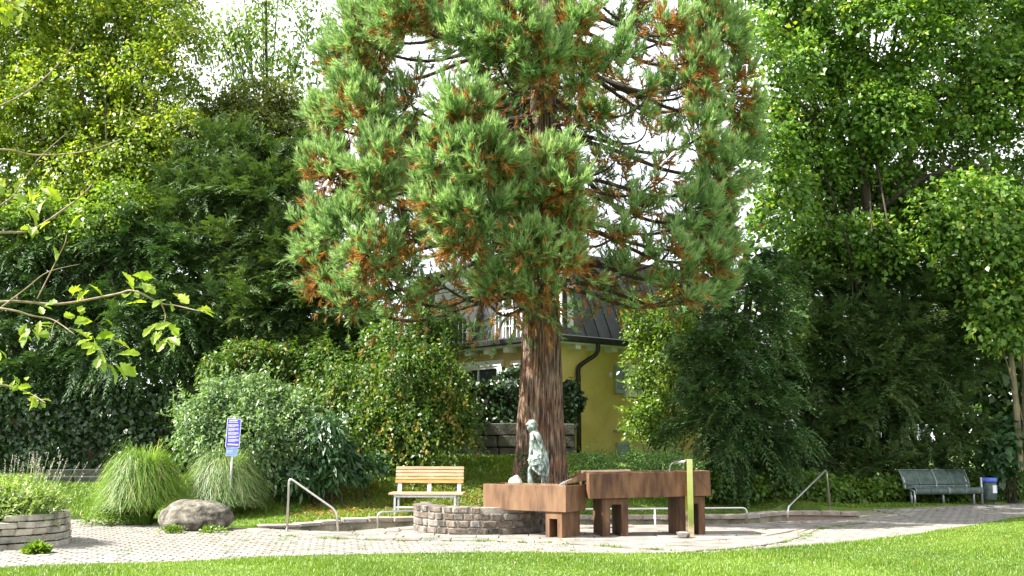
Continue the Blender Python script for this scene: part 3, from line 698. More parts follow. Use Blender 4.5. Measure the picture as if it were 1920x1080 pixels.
# ------------------------------------------------------------------ stone walls
def ring_wall():
    ctr = Vector((-.55, 20.28)); R, T, H = 1.27, .32, .50
    root = thing('curved_stone_wall', 'low semicircular wall of rough brown-grey stone in front of the bronze figure', 'wall', (ctr.x, ctr.y - R, 0))
    a0, a1 = math.radians(173), math.radians(352)
    mb = MB(); n = 40                                              # mortar core
    def arc(r, z): return [(ctr.x + r * math.cos(a0 + (a1 - a0) * k / n), ctr.y + r * math.sin(a0 + (a1 - a0) * k / n), z) for k in range(n + 1)]
    ro, ri = R - .022, R - T + .02
    V = arc(ri, .0) + arc(ro, .0) + arc(ro, H - .03) + arc(ri, H - .03); m = n + 1
    Fc = []
    for k in range(n):
        for j in range(4): Fc.append((j * m + k, j * m + k + 1, ((j + 1) % 4) * m + k + 1, ((j + 1) % 4) * m + k))
    Fc += [(0, m, 2 * m, 3 * m), (n, 3 * m + n, 2 * m + n, m + n)]
    mb.add(V, Fc); mb.build('mortar_core', M['mortar'], root)
    M['damp'] = mat('damp_ring_stone', [(.035, .03, .024), (.09, .075, .06), (.2, .17, .14)], scale=7, rough=.9, bump=1.0, bscale=26, rand=.3)
    md = stone_mesh('stone', M['damp'], .13, .07, 4, 6)
    ms = stone_mesh('stone', M['rubble'], .13, .07, 6, 5); hs = [.125, .125, .125, .115]; z = 0
    for ci, h in enumerate(hs):
        a = a0
        while a < a1 - .02:
            w = rnd.uniform(.16, .34) if ci else rnd.uniform(.22, .42)
            da = min(w / R, a1 - a)
            if a1 - (a + da) < .07: da = a1 - a
            am = a + da / 2; top = ci == 3
            px = ctr.x + R * math.cos(am)
            if top and am > math.radians(268) : break            # trough takes the place of the top course here
            d = T + .03 if top else .14
            r = R - d / 2 + rnd.uniform(.0, .018)
            put('stone', rnd.choice(md if ci == 0 and am > 3.9 else ms), root, (ctr.x + r * math.cos(am), ctr.y + r * math.sin(am), z + h / 2), (d, da * R - .014, h - .012 + rnd.uniform(-.006, .004)), am, rnd.gauss(0, .02), rnd.gauss(0, .02))
            a += da
        z += h
    for ci in range(4):                                            # end face
        put('stone', ms[ci], root, (ctr.x + (R - .2) * math.cos(a0), ctr.y + (R - .2) * math.sin(a0) + .01, .0625 + ci * .125), (.22, .08, .115), a0)
    mb = MB(); pts = [(ctr.x + (R - T) * math.cos(a), ctr.y + (R - T) * math.sin(a)) for a in np.linspace(a0, a1, 30)]
    mb.prism(pts + [(ctr.x + .9, ctr.y + .15)], .02, .40); mb.build('raised_floor', M['slab'], root)
    # small footing carrying figure and pale rock
    MB().prism([(.05, 20.0), (.86, 20.0), (.9, 20.75), (-.15, 20.75)], .03, .44).build('footing', M['slab'], root, bevel=.02)
ring_wall()

def retaining_wall():
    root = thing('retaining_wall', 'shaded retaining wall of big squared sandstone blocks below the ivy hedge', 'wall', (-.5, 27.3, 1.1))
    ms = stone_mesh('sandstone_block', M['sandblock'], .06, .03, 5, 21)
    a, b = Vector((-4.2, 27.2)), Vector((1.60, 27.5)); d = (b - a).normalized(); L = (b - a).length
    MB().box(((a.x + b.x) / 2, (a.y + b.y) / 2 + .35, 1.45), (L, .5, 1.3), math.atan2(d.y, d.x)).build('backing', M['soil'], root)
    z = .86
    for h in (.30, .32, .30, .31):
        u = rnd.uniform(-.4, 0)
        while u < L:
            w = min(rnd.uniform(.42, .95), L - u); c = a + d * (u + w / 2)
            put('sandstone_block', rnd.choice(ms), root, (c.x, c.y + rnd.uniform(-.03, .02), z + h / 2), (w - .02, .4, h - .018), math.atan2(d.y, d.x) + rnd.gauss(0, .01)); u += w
        z += h
retaining_wall()

def steps():
    root = thing('stone_steps', 'short dark flight of stone block steps leading up to the clipped hedge', 'steps', (*P(160, 935, 25.2).xy, terrain(-10, 25.2)))
    M['shade_step'] = mat('shade_toned_step', [(.012, .016, .011), (.024, .03, .022), (.045, .048, .034)], scale=6, rough=.95, bump=.6)  # shade lying on the steps is put into this dark colour
    ms = stone_mesh('step_block', M['shade_step'], .05, .02, 3, 4)
    for k, (y0, y1, D) in enumerate(((934, 914, 25.0), (911, 893, 25.5), (892, 880, 26.0))):
        a, b = P(85, y0, D), P(192, y1, D)
        for q in range(2):
            x0 = a.x + (b.x - a.x) * q / 2; x1 = a.x + (b.x - a.x) * (q + 1) / 2
            put('step_block', ms[(k + q) % 3], root, ((x0 + x1) / 2, D + .25, (a.z + b.z) / 2 - .03), (x1 - x0 - .02, .55, abs(b.z - a.z) + .05), 0)
steps()

def planter():
    ctr = Vector((-9.05, 17.75)); 
    root = thing('dry_stone_planter', 'low curved dry-stone planter wall holding the lavender', 'planter', (ctr.x + .5, 16.6, 0))
    ms = stone_mesh('stone', M['drystone'], .10, .06, 6, 33)
    # outline of the wall face, from far left round the nose to the back
    path = catmull([(-9.88, 16.25, 0), (-8.78, 16.2, 0), (-8.03, 16.25, 0), (-7.48, 16.5, 0), (-7.15, 16.95, 0), (-7.11, 17.5, 0), (-7.33, 18.1, 0), (-7.78, 18.6, 0)], 10)
    seg = [0]
    for a, b in zip(path[:-1], path[1:]): seg.append(seg[-1] + (b - a).length)
    def at(s):
        x = float(np.interp(s, seg, [p.x for p in path])); y = float(np.interp(s, seg, [p.y for p in path])); return Vector((x, y))
    tot = seg[-1]; z = -.02
    inner_ = [(p.x - .0, p.y) for p in path]
    for ci, h in enumerate((.105, .11, .11, .10, .10)):
        s = rnd.uniform(0, .1)
        while s < tot - .05:
            w = rnd.uniform(.16, .36); w = min(w, tot - s); p, q = at(s), at(min(s + w, tot)); c = (p + q) / 2; d = (q - p).normalized(); nv = Vector((-d.y, d.x))
            s += w
            if ci == 4 and c.x < -7.63: continue
            c = c + nv * (.10 + .012 * ci)
            put('stone', rnd.choice(ms), root, (c.x, c.y, z + h / 2), ((q - p).length - .012, .22, h - .010), math.atan2(d.y, d.x), rnd.gauss(0, .03), rnd.gauss(0, .02))
        z += h
    soil = [(p.x + .12 * (ctr.x - p.x), p.y + .12 * (ctr.y - p.y)) for p in path] + [(-9.6, 18.8)]
    MB().prism(soil, 0, .40).build('soil', M['soil'], root)
planter()

# ------------------------------------------------------------------ fountain
def local(o, rz): return Matrix.Translation(o) @ Matrix.Rotation(rz, 4, 'Z')
def lbox(mb, Mx, x0, x1, y0, y1, z0, z1):
    v = [Mx @ Vector((x, y, z)) for z in (z0, z1) for x, y in ((x0, y0), (x1, y0), (x1, y1), (x0, y1))]
    mb.add(v, [(3, 2, 1, 0), (4, 5, 6, 7), (0, 1, 5, 4), (1, 2, 6, 5), (2, 3, 7, 6), (3, 0, 4, 7)])
def open_trough(Mx, L, W, z0, z1, t=.03):
    "one welded open box: outer shell, rim, inner walls and floor"
    mb = MB(); o = [(0, 0), (L, 0), (L, W), (0, W)]; i = [(t, t), (L - t, t), (L - t, W - t), (t, W - t)]
    v = [Mx @ Vector((x, y, z0)) for x, y in o] + [Mx @ Vector((x, y, z1)) for x, y in o] + [Mx @ Vector((x, y, z1)) for x, y in i] + [Mx @ Vector((x, y, z0 + t)) for x, y in i]
    f = [(3, 2, 1, 0), (12, 13, 14, 15)]
    for k in range(4):
        n = (k + 1) % 4; f += [(k, n, n + 4, k + 4), (k + 4, n + 4, n + 8, k + 8), (k + 8, n + 8, n + 12, k + 12)]
    return mb.add(v, f)
def portal_leg(Mx, x0, x1, y0, y1, z1, ox0, ox1, oz):
    "plate leg with a tall doorway-like slot through its front"
    mb = MB()
    o = [(x0, 0), (ox0, 0), (ox0, oz), (ox1, oz), (ox1, 0), (x1, 0), (x1, z1), (x0, z1)]
    v = [Mx @ Vector((x, y0, z)) for x, z in o] + [Mx @ Vector((x, y1, z)) for x, z in o]
    f = [(0, 1, 2, 7), (2, 3, 6, 7), (3, 4, 5, 6), (8, 15, 10, 9), (10, 15, 14, 11), (11, 14, 13, 12)]
    for k in range(8): n = (k + 1) % 8; f.append((k, k + 8, n + 8, n))
    return mb.add(v, f)
def fountain():
    # lower trough: its front right corner stands nearest; runs back to the left
    c = G(1047, 1010); rz = math.radians(180 - 34)
    root = thing('lower_trough', 'lower rust-brown steel trough resting on the curved stone wall', 'trough', (c.x, c.y, 0))
    cr = P(1061, 912.5, 18.35); cl_dir = Vector((-math.cos(math.radians(34)), math.sin(math.radians(34)), 0))
    # local x runs along the front from right to left; y = depth, mirrored, so use a frame from the left end instead
    L, W = 1.72, .66
    left = Vector((cr.x, cr.y, 0)) + cl_dir * L
    Mx = local(left, -math.radians(34))
    zb, zt = .435, .875
    open_trough(Mx, L, W, zb, zt).build('basin', M['corten_lit'], root, bevel=.004)
    Wt = MB(); lbox(Wt, Mx, .035, L - .035, .035, W - .035, zt - .12, zt - .05); Wt.build('water_surface', M['water'], root)
    x1 = L - .10
    portal_leg(Mx, x1 - .33, x1, .03, W - .03, zb - .002, x1 - .25, x1 - .095, zb - .12).build('leg', M['corten_lit'], root, bevel=.004)
    portal_leg(Mx, .12, .42, .12, W - .03, zb - .002, .19, .34, zb - .1).build('leg', M['corten_lit'], root, bevel=.004)
    # upper trough
    c2 = P(1107, 937, 18.6); rz2 = math.radians(9)
    root2 = thing('upper_trough', 'upper rust-brown steel trough on two tall portal legs with a tipped outlet', 'trough', (c2.x + 1, c2.y + .3, 0))
    L2, W2 = 2.17, .78
    Mx2 = local((c2.x, c2.y, 0), rz2) @ Matrix.Rotation(-math.radians(1.0), 4, 'Y')
    z0, z1 = .645, 1.075
    open_trough(Mx2, L2, W2, z0, z1).build('basin', M['corten'], root2, bevel=.004)
    Wt = MB(); lbox(Wt, Mx2, .035, L2 - .035, .035, W2 - .035, z1 - .14, z1 - .045); Wt.build('water_surface', M['water'], root2)
    M0 = local((c2.x, c2.y, 0), rz2)
    for k, lx in enumerate((.22, 1.60)):
        portal_leg(M0, lx, lx + .46, .06, W2 - .04, z0 - .001 + .017 * lx, lx + .14, lx + .34, z0 - .10).build('leg', M['corten'], root2, bevel=.004)
    # outlet: a tipped, open channel that pours into the lower trough
    sp = MB(); w0, w1 = .22, .60
    a = [Mx2 @ Vector(p) for p in ((.0, w0, z1 - .12), (.0, w1, z1 - .12), (-.34, w1 - .06, .90), (-.34, w0 + .06, .90))]
    h = Vector((0, 0, .10)); th = Vector((0, 0, .012))
    sp.add([a[0], a[1], a[2], a[3], a[0] + th, a[1] + th, a[2] + th, a[3] + th], [(3, 2, 1, 0), (4, 5, 6, 7), (0, 1, 5, 4), (1, 2, 6, 5), (2, 3, 7, 6), (3, 0, 4, 7)])
    for i, j in ((0, 3), (1, 2)):
        hh = Vector((0, 0, .16)); h2 = Vector((0, 0, .035)); n = Vector((0, .012 if i else -.012, 0))
        v = [a[i], a[j], a[j] + h2, a[i] + hh]; v = [p + n * .1 for p in v] + [p + n for p in v]
        sp.add(v, [(0, 1, 2, 3), (7, 6, 5, 4), (0, 4, 5, 1), (1, 5, 6, 2), (2, 6, 7, 3), (3, 7, 4, 0)])
    sp.build('outlet_channel', M['corten'], root2)
    back = MB(); lbox(back, Mx2, .05, .95, W2 + .002, W2 + .05, z1 - .1, z1 + .03); back.build('rear_rail', M['larch'], root2)
    e = Mx2 @ Vector((-.36, .41, .905))
    MB().tube(catmull([Mx2 @ Vector((-.2, .41, .955)), e, e + Vector((-.07, 0, -.05)), e + Vector((-.09, 0, -.16))], 4), [.035, .035, .033, .03, .03, .03, .028, .028, .026, .024, .022, .02, .02], 7).build('water_stream', M['water'], root2, smooth=True)
    # post with spout
    pc = G(1294, 1006.5); Mx3 = local((pc.x, pc.y, 0), math.radians(16))
    root3 = thing('fountain_post', 'square stainless steel spout post in front of the upper trough', 'fountain post', (pc.x, pc.y, 0))
    pm = MB(); lbox(pm, Mx3, -.055, .055, -.055, .055, .0, 1.315); pm.build('post', M['mirror'], root3, bevel=.006)
    s = Mx3 @ Vector((-.05, .04, 1.275)); dv = Vector((-.14, .34, -.03))
    MB().tube([s, s + dv * .5, s + dv], .022, 8).build('spout', M['steel'], root3, smooth=True)
    t = s + dv
    MB().tube(catmull([t, t + Vector((-.03, .035, -.015)), t + Vector((-.06, .07, -.10)), t + Vector((-.07, .09, -.26))], 3), .011, 6).build('water_stream', M['water'], root3, smooth=True)
    # dog bowl
    bc = G(1282, 1009); prof = [(.0, .012), (.085, .012), (.092, .004), (.098, .008), (.118, .07), (.132, .088), (.130, .094), (.112, .086), (.085, .02), (.0, .02)]
    mb = MB(); n = 24
    for r, z in prof: mb.v += [(bc.x + r * math.cos(2 * math.pi * k / n), bc.y + r * math.sin(2 * math.pi * k / n), z + .012) for k in range(n)]
    for i in range(len(prof) - 1): mb.f += [(i * n + k, i * n + (k + 1) % n, (i + 1) * n + (k + 1) % n, (i + 1) * n + k) for k in range(n)]
    bo = thing('metal_bowl', 'small shiny metal water bowl on the slabs beside the steel post', 'bowl', (bc.x, bc.y, .012))
    mb.build('dish', M['steel'], bo, smooth=True)
    MB().prism([(bc.x + .095 * math.cos(a), bc.y + .095 * math.sin(a)) for a in np.linspace(0, 6.283, 20, endpoint=False)], .045, .075).build('water', M['water'], bo)
fountain()

# ------------------------------------------------------------------ bronze figure
def statue():
    D = 20.3
    S = lambda X, Y, dy=0.0: P(950 + X / 7.2, 770 + Y / 7.2, D + dy)
    foot = P(1005, 945, D).z; base = .44
    bm = bmesh.new()
    def cap(a, b, ra, rb, n=14):
        a, b = Vector(a), Vector(b); d = b - a; L = max(d.length, 1e-4)
        mt = Matrix.Translation((a + b) / 2) @ d.to_track_quat('Z', 'Y').to_matrix().to_4x4()
        bmesh.ops.create_cone(bm, cap_ends=True, segments=n, radius1=ra, radius2=rb, depth=L, matrix=mt)
        for p, r in ((a, ra), (b, rb)): bmesh.ops.create_uvsphere(bm, u_segments=n, v_segments=8, radius=r * 1.0, matrix=Matrix.Translation(p))
    def chain(pts, rad):
        for i in range(len(pts) - 1): cap(pts[i], pts[i + 1], rad[i], rad[i + 1])
    def ell(c, r, rot=0.0, ax='Y'):
        bmesh.ops.create_uvsphere(bm, u_segments=20, v_segments=14, radius=1, matrix=Matrix.Translation(c) @ Matrix.Rotation(rot, 4, ax) @ Matrix.Diagonal((*r, 1)))
    # head bowed to the left: skull, face, nose, chin, hair roll, bun, ear
    ell(S(335, 190), (.088, .075, .092), math.radians(-25)); ell(S(312, 232), (.058, .058, .066), math.radians(-25))
    ell(S(283, 236), (.014, .011, .022), math.radians(-35)); ell(S(322, 268), (.026, .026, .022)); ell(S(296, 258), (.012, .02, .008))
    ell(S(342, 165), (.088, .082, .070), math.radians(-20)); ell(S(388, 200), (.046, .048, .050)); ell(S(345, 215, -.07), (.014, .01, .024))
    ell(S(278, 185), (.03, .06, .025), math.radians(-30))
    chain([S(352, 235), S(382, 300)], [.046, .052])
    # torso in the thin dress
    chain([S(385, 318), S(378, 372), S(392, 440), S(410, 515), S(424, 590), S(432, 640)], [.085, .105, .092, .082, .098, .115])
    chain([S(392, 318, -.13), S(385, 312, .12)], [.062, .058])                           # shoulder line
    ell(S(352, 392, -.055), (.042, .045, .045)); ell(S(348, 390, .05), (.042, .045, .045))
    ell(S(445, 610), (.125, .14, .12))
    # near arm: down along the side, hand gathers the skirt at the back
    sh, el, wr = S(415, 325, -.15), S(485, 495, -.17), S(478, 640, -.14)
    chain([sh, sh.lerp(el, .5), el, el.lerp(wr, .45), wr], [.056, .050, .042, .040, .027])
    # far arm: down in front, holding up the hem
    sh, el, wr = S(345, 325, .14), S(334, 500, .10), S(312, 640, .02)
    chain([sh, sh.lerp(el, .5), el, el.lerp(wr, .4), wr], [.052, .046, .040, .037, .026])
    def hand(w, d, spread):
        d = d.normalized(); s = spread.normalized()
        p = w + d * .05; cap(w, p, .024, .030, 10)
        for k, (o, l) in enumerate(((-.026, .055), (-.009, .065), (.009, .062), (.025, .05))):
            a = p + s * o + d * .012; b = a + d * l * .6; cc = b + d * l * .35 + d.cross(s) * .02
            cap(a, b, .010, .009, 8); cap(b, cc, .009, .007, 8)
        t = w + s * -.03 + d * .015; cap(t, t + d * .035 - s * .022, .011, .009, 8)
    hand(S(478, 645, -.14), Vector((-.10, 0, -1)), Vector((1, .2, 0)))
    hand(S(312, 645, .02), Vector((.06, -.1, -1)), Vector((1, .3, 0)))
    # skirt: lofted cloth with folds, raised in front, falling behind
    rows = [(430, 600, .125, .135), (428, 650, .150, .150), (430, 700, .165, .160), (435, 755, .165, .165), (445, 815, .150, .160), (470, 868, .108, .145)]
    n = 40; V = []
    for i, (X, Y, rx, ry) in enumerate(rows):
        for k in range(n):
            a = 2 * math.pi * k / n; fold = 1 + .035 * i / 5 * math.sin(9 * a + i * .5) + .02 * math.sin(17 * a)
            lift = -.16 * (i / 5) * max(0, -math.cos(a)) ** 1.3
            p = S(X, Y) + Vector((rx * math.cos(a) * fold, ry * math.sin(a) * fold, -lift * .55))
            V.append(bm.verts.new(p))
    for i in range(len(rows) - 1):
        for k in range(n): bm.faces.new((V[i * n + k], V[i * n + (k + 1) % n], V[(i + 1) * n + (k + 1) % n], V[(i + 1) * n + k]))
    bm.faces.new(V[:n][::-1]); bm.faces.new(V[-n:])
    for k, yy in enumerate((640, 665, 690, 712)):                                        # swags from the gathered hem
        chain([S(318 + 6 * k, 690 + 6 * k, -.02), S(360, yy + 22, -.15), S(455, yy, -.165)], [.016, .020, .014])
    chain([S(330, 720, -.04), S(370, 800, -.15), S(440, 862, -.155), S(545, 882, -.06)], [.02, .018, .018, .016])
    chain([S(505, 520, -.03), S(538, 600, -.02), S(545, 740, -.02), S(545, 870, -.03)], [.025, .035, .045, .035])
    # legs: front leg steps forward
    fz = base
    def leg(hip, knee, ankle, toe):
        chain([hip, hip.lerp(knee, .5), knee, knee.lerp(ankle, .3), knee.lerp(ankle, .65), ankle], [.088, .074, .055, .056, .044, .032])
        chain([ankle, (ankle + toe) / 2 + Vector((0, 0, .0)), toe], [.034, .032, .022])
    ak = S(325, 985, -.06); ak.z = fz + .07; kn = S(322, 800, -.07)
    leg(S(420, 640, -.06), kn, ak, Vector((ak.x - .15, ak.y, fz + .022)))
    ak = S(518, 1000, .07); ak.z = fz + .07; kn = S(500, 850, .06)
    leg(S(440, 650, .06), kn, ak, Vector((ak.x - .14, ak.y, fz + .022)))
    me = bpy.data.meshes.new('figure'); bm.to_mesh(me); bm.free()
    o = bpy.data.objects.new('bronze_statue', me); C.objects.link(o)
    r = o.modifiers.new('r', 'REMESH'); r.mode = 'VOXEL'; r.voxel_size = .0085; r.use_smooth_shade = True
    s = o.modifiers.new('s', 'SMOOTH'); s.iterations = 2; s.factor = .5
    dg = bpy.context.evaluated_depsgraph_get(); m2 = bpy.data.meshes.new_from_object(o.evaluated_get(dg)); o.modifiers.clear(); o.data = m2
    for p in m2.polygons: p.use_smooth = True
    m2.materials.clear(); m2.materials.append(M['bronze'])
    tag(o, 'verdigris bronze statue of a woman in a short dress looking down while wading', 'statue')
statue()
def rock(name, label, cat, c, r, mat_, seed, sub=4, flat=None, amp=.18):
    bm = bmesh.new(); bmesh.ops.create_icosphere(bm, subdivisions=sub, radius=1)
    from mathutils import noise
    for v in bm.verts:
        p = v.co.copy(); k = 1 + amp * noise.noise(p * 1.3 + Vector((seed, 0, 0))) + amp * .35 * noise.noise(p * 4 + Vector((0, seed, 0))) + amp * .12 * noise.noise(p * 11)
        v.co = Vector((p.x * k * r[0], p.y * k * r[1], max(p.z * k, -.8) * r[2])) + Vector(c)
    me = bpy.data.meshes.new(name); bm.to_mesh(me); bm.free()
    for p in me.polygons: p.use_smooth = True
    return tag(link(name, me, mat_), label, cat)
rock('pale_stone', 'pale pointed stone beside the feet of the bronze woman', 'stone', P(967, 909, 20.25), (.135, .12, .17), M['whitestone'], 3, 3, amp=.3)
bc = G(352, 996); rock('boulder', 'large rounded brown boulder beside the left handrail and sign', 'boulder', (bc.x, bc.y + .42, .19), (.70, .50, .36), M['boulder'], 12, 5, amp=.11)

# ------------------------------------------------------------------ handrails
def rail(name, label, pts, r=.022, posts=()):
    root = thing(name, label, 'handrail', (pts[0][0], pts[0][1], 0), 'steel handrails of the wading pool')
    MB().tube(pts, r, 10).build('tube', M['steel'], root, smooth=True)
    for k, p in enumerate(posts): MB().tube([(p.x, p.y, -.55), p], r * .9, 8).build('support_post', M['steel'], root, smooth=True)
    for p in (pts[0], pts[-1]):
        MB().prism([(p[0] + .045 * math.cos(a), p[1] + .045 * math.sin(a)) for a in np.linspace(0, 6.283, 14, endpoint=False)], p[2], p[2] + .008).build('base_flange', M['steel'], root)
    return root
def bend(pts, rr=.12):
    pts = [Vector(p) for p in pts]; out = [pts[0]]
    for a, b, c in zip(pts[:-2], pts[1:-1], pts[2:]):
        u, v = (a - b).normalized(), (c - b).normalized(); s, e = b + u * rr, b + v * rr
        for k in range(7):
            t = k / 6; out.append((1 - t) ** 2 * s + 2 * t * (1 - t) * b + t * t * e)
    return out + [pts[-1]]
a = G(538, 997); b = G(638, 998); zt = P(545, 895, a.y).z; bt = P(630, 957, b.y)
rail('handrail', 'tall sloping steel handrail beside the boulder end of the pool', bend([(a.x, a.y, .01), (a.x + .01, a.y, zt), (bt.x, b.y, bt.z), (b.x, b.y, -.3)], .11))
a = G(1558, 963); e = G(1476, 977); zt = P(1546, 880, a.y).z; et = P(1477, 951, e.y)
rail('handrail', 'tall sloping steel handrail on the green bench side of the pool', bend([(a.x, a.y, .005), (P(1549, 880, a.y).x, a.y, zt), (et.x, e.y, et.z), (e.x, e.y, -.3)], .12))
a = G(708, 991); c0 = P(712, 960, a.y); c1 = P(900, 953, 21.2); a1 = P(930, 985, 21.2)
rail('low_handrail', 'low steel rail in front of the wooden bench, by the curved stone wall', bend([(a.x, a.y, -.05), (c0.x - .05, c0.y, c0.z), (c1.x, c1.y, c1.z), (c1.x + .1, c1.y + .02, -.05)], .14))
a = G(1400, 982); c0 = P(1397, 952.5, a.y); c1 = P(1060, 955, 21.35)
rail('low_handrail', 'low steel rail behind the upper trough', bend([(a.x, a.y, -.05), (c0.x + .03, c0.y, c0.z), (c1.x, c1.y, c1.z), (c1.x - .02, c1.y, -.05)], .10), .022, [P(1228, 955, 21.4)])

# ------------------------------------------------------------------ benches
def wooden_bench():
    D = 22.0; z0 = terrain(P(800, 957, D).x, D); l, r = P(737, 873, D), P(867, 877, D); W = r.x - l.x
    cx = (l.x + r.x) / 2; rz = math.radians(-5); B = local((cx, D, z0 - .01), rz); H = l.z - z0
    root = thing('wooden_bench', 'larch plank bench on galvanised frame on the lawn by the low rail', 'bench', (cx, D, z0))
    def bx(name, x0, x1, y0, y1, za, zb, m, rx=0, bev=.004):
        mb = MB(); Mx = B @ Matrix.Translation(((x0 + x1) / 2, (y0 + y1) / 2, (za + zb) / 2)) @ Matrix.Rotation(rx, 4, 'X')
        lbox(mb, Mx, -(x1 - x0) / 2, (x1 - x0) / 2, -(y1 - y0) / 2, (y1 - y0) / 2, -(zb - za) / 2, (zb - za) / 2)
        return mb.build(name, m, root, bevel=bev)
    hw = W / 2; t = math.radians(-14)
    for k in range(5):                                             # back planks: bench seen from in front, back leaning away
        zc = H - .045 - k * .069; bx('back_plank', -hw + rnd.uniform(-.004, .004), hw + rnd.uniform(-.004, .004), .30 - .017 * k, .335 - .017 * k, zc - .0290, zc + .0290, M['larch'], t)
    for k in range(4): bx('seat_plank', -hw - .05, hw + .05, -.22 + k * .118, -.112 + k * .118, .435 + .002 * k, .475 + .002 * k, M['larch'])
    for x in (-hw + .09, 0, hw - .09): bx('back_support', x - .04, x + .04, .255, .268, .46, .88 if x else .86, M['galv'], t, 0.001)
    for x in (-hw + .075, hw - .115):
        bx('leg', x - .02, x + .02, -.20, -.16, .0, .432, M['galv']); bx('leg', x - .02, x + .02, .20, .24, .0, .432, M['galv'])
        bx('side_bar', x - .018, x + .018, -.155, .195, .395, .431, M['galv'])
    for y in (-.18, .22): bx('cross_bar', -hw + .097, hw - .137, y - .018, y + .018, .385, .425, M['galv'])
    bx('foot_bar', -hw + .097, hw - .137, -.197, -.163, .17, .205, M['galv'])
wooden_bench()
def green_bench():
    D = 27.6; a = P(1716, 945, D); z0 = .02; rz = math.radians(15)
    B = local((a.x, a.y, z0), rz); W = 2.0
    root = thing('green_bench', 'dark green perforated steel bench standing beside the litter bin', 'bench', (a.x, a.y, z0))
    back = [(.46, .50), (.47, .56), (.53, .68), (.60, .80), (.66, .86), (.73, .875)]
    seat = [(-.02, .27), (-.05, .30), (-.055, .36), (-.03, .415), (.03, .435), (.16, .42), (.32, .40), (.44, .41), (.465, .47)]
    def sheet(prof, x0, x1, t=.014):
        mb = MB(); n = len(prof); V = []
        for o in (0, t):
            for x in (x0, x1): V += [B @ Vector((x, y + o, z)) for y, z in prof]
        F_ = []
        for i in range(n - 1): F_ += [(i, i + 1, n + i + 1, n + i), (2 * n + i, 3 * n + i, 3 * n + i + 1, 2 * n + i + 1), (i, 2 * n + i, 2 * n + i + 1, i + 1), (n + i, n + i + 1, 3 * n + i + 1, 3 * n + i)]
        F_ += [(0, n, 3 * n, 2 * n), (n - 1, 3 * n - 1, 4 * n - 1, 2 * n - 1)]
        return mb.add(V, F_)
    for k in range(2):
        x0, x1 = k * W / 2 + .012, (k + 1) * W / 2 - .012
        for prof, nm in ((catmull([(p[0], p[1], 0) for p in back], 3), 'backrest_panel'), (catmull([(p[0], p[1], 0) for p in seat], 3), 'seat_panel')):
            pr = [(p.x, p.y) for p in prof]; po = sheet(pr, x0, x1).build(nm, M['greenmetal'], root)
            for x in (x0, (x0 + x1) / 2, x1):
                MB().tube([B @ Vector((x, y - .008, z + .004)) for y, z in pr], .011 if x != (x0 + x1) / 2 else .007, 6).build('rim', M['greenrim'], po, smooth=True)
            MB().tube([B @ Vector((x0, pr[-1][0], pr[-1][1])), B @ Vector((x1, pr[-1][0], pr[-1][1]))], .011, 6).build('rim', M['greenrim'], po)
    for x in (.06, W / 2, W - .08):
        MB().tube([B @ Vector((x, .22, -.03)), B @ Vector((x, .22, .40))], .03, 10).build('leg', M['galv'], root, smooth=True)
        MB().tube([B @ Vector((x, .02, .33)), B @ Vector((x, .22, .36)), B @ Vector((x, .46, .42)), B @ Vector((x, .49, .60)), B @ Vector((x, .57, .72))], .016, 6).build('bracket', M['galv'], root)
    MB().tube([B @ Vector((0, .22, .27)), B @ Vector((W, .22, .27))], .02, 6).build('cross_bar', M['greenmetal'], root)
    MB().tube([B @ Vector((.0, -.0, -.03)), B @ Vector((.0, .0, .36)), B @ Vector((.02, .2, .40))], .026, 8).build('leg', M['galv'], root, smooth=True)
green_bench()
def bin_():
    D = 28.4; b = P(1842, 939, D); z0 = .02
    root = thing('litter_bin', 'dark green litter bin with bright blue bag rim beside the green bench', 'litter bin', (b.x, b.y, z0))
    MB().tube([(b.x, b.y, z0 - .02), (b.x, b.y, .70)], .03, 10).build('pole', M['galv'], root, smooth=True)
    cx, cy = b.x + .22, b.y + .03; ring = lambda r, z, n=28: [(cx + r * math.cos(2 * math.pi * k / n), cy + r * math.sin(2 * math.pi * k / n), z) for k in range(n)]
    def lathe(prof, n=28):
        mb = MB()
        for r, z in prof: mb.v += ring(r, z)
        for i in range(len(prof) - 1): mb.f += [(i * n + k, i * n + (k + 1) % n, (i + 1) * n + (k + 1) % n, (i + 1) * n + k) for k in range(n)]
        return mb
    lathe([(.0, .12), (.16, .12), (.172, .14), (.178, .62), (.165, .62), (.16, .2), (0, .2)]).build('drum', M['greenmetal'], root, smooth=True)
    lathe([(.17, .64), (.185, .598), (.195, .585), (.2, .60), (.196, .67), (.185, .69), (.16, .685), (.15, .60)]).build('bag_rim', M['bluebag'], root, smooth=True)
    MB().tube([(cx + .08, cy, .0), (cx + .08, cy, .14)], .02, 6).build('foot', M['blackmetal'], root)
    def sticker(a0, a1, z0_, z1_, m, nm):
        mb = MB(); n = 6
        for i in range(n + 1):
            a = a0 + (a1 - a0) * i / n
            for rr in (.181, .184):
                for z in (z0_, z1_): mb.v.append((cx + rr * math.cos(a), cy + rr * math.sin(a), z))
        for i in range(n): q = i * 4; mb.f += [(q + 2, q + 6, q + 7, q + 3), (q, q + 1, q + 5, q + 4), (q + 1, q + 3, q + 7, q + 5), (q, q + 4, q + 6, q + 2)]
        mb.f += [(0, 2, 3, 1), (n * 4, n * 4 + 1, n * 4 + 3, n * 4 + 2)]
        mb.build(nm, m, root)
    sticker(-1.55, -.85, .30, .50, M['paperwhite'], 'notice'); sticker(-.845, -.45, .30, .50, M['paperblue'], 'notice')
bin_()
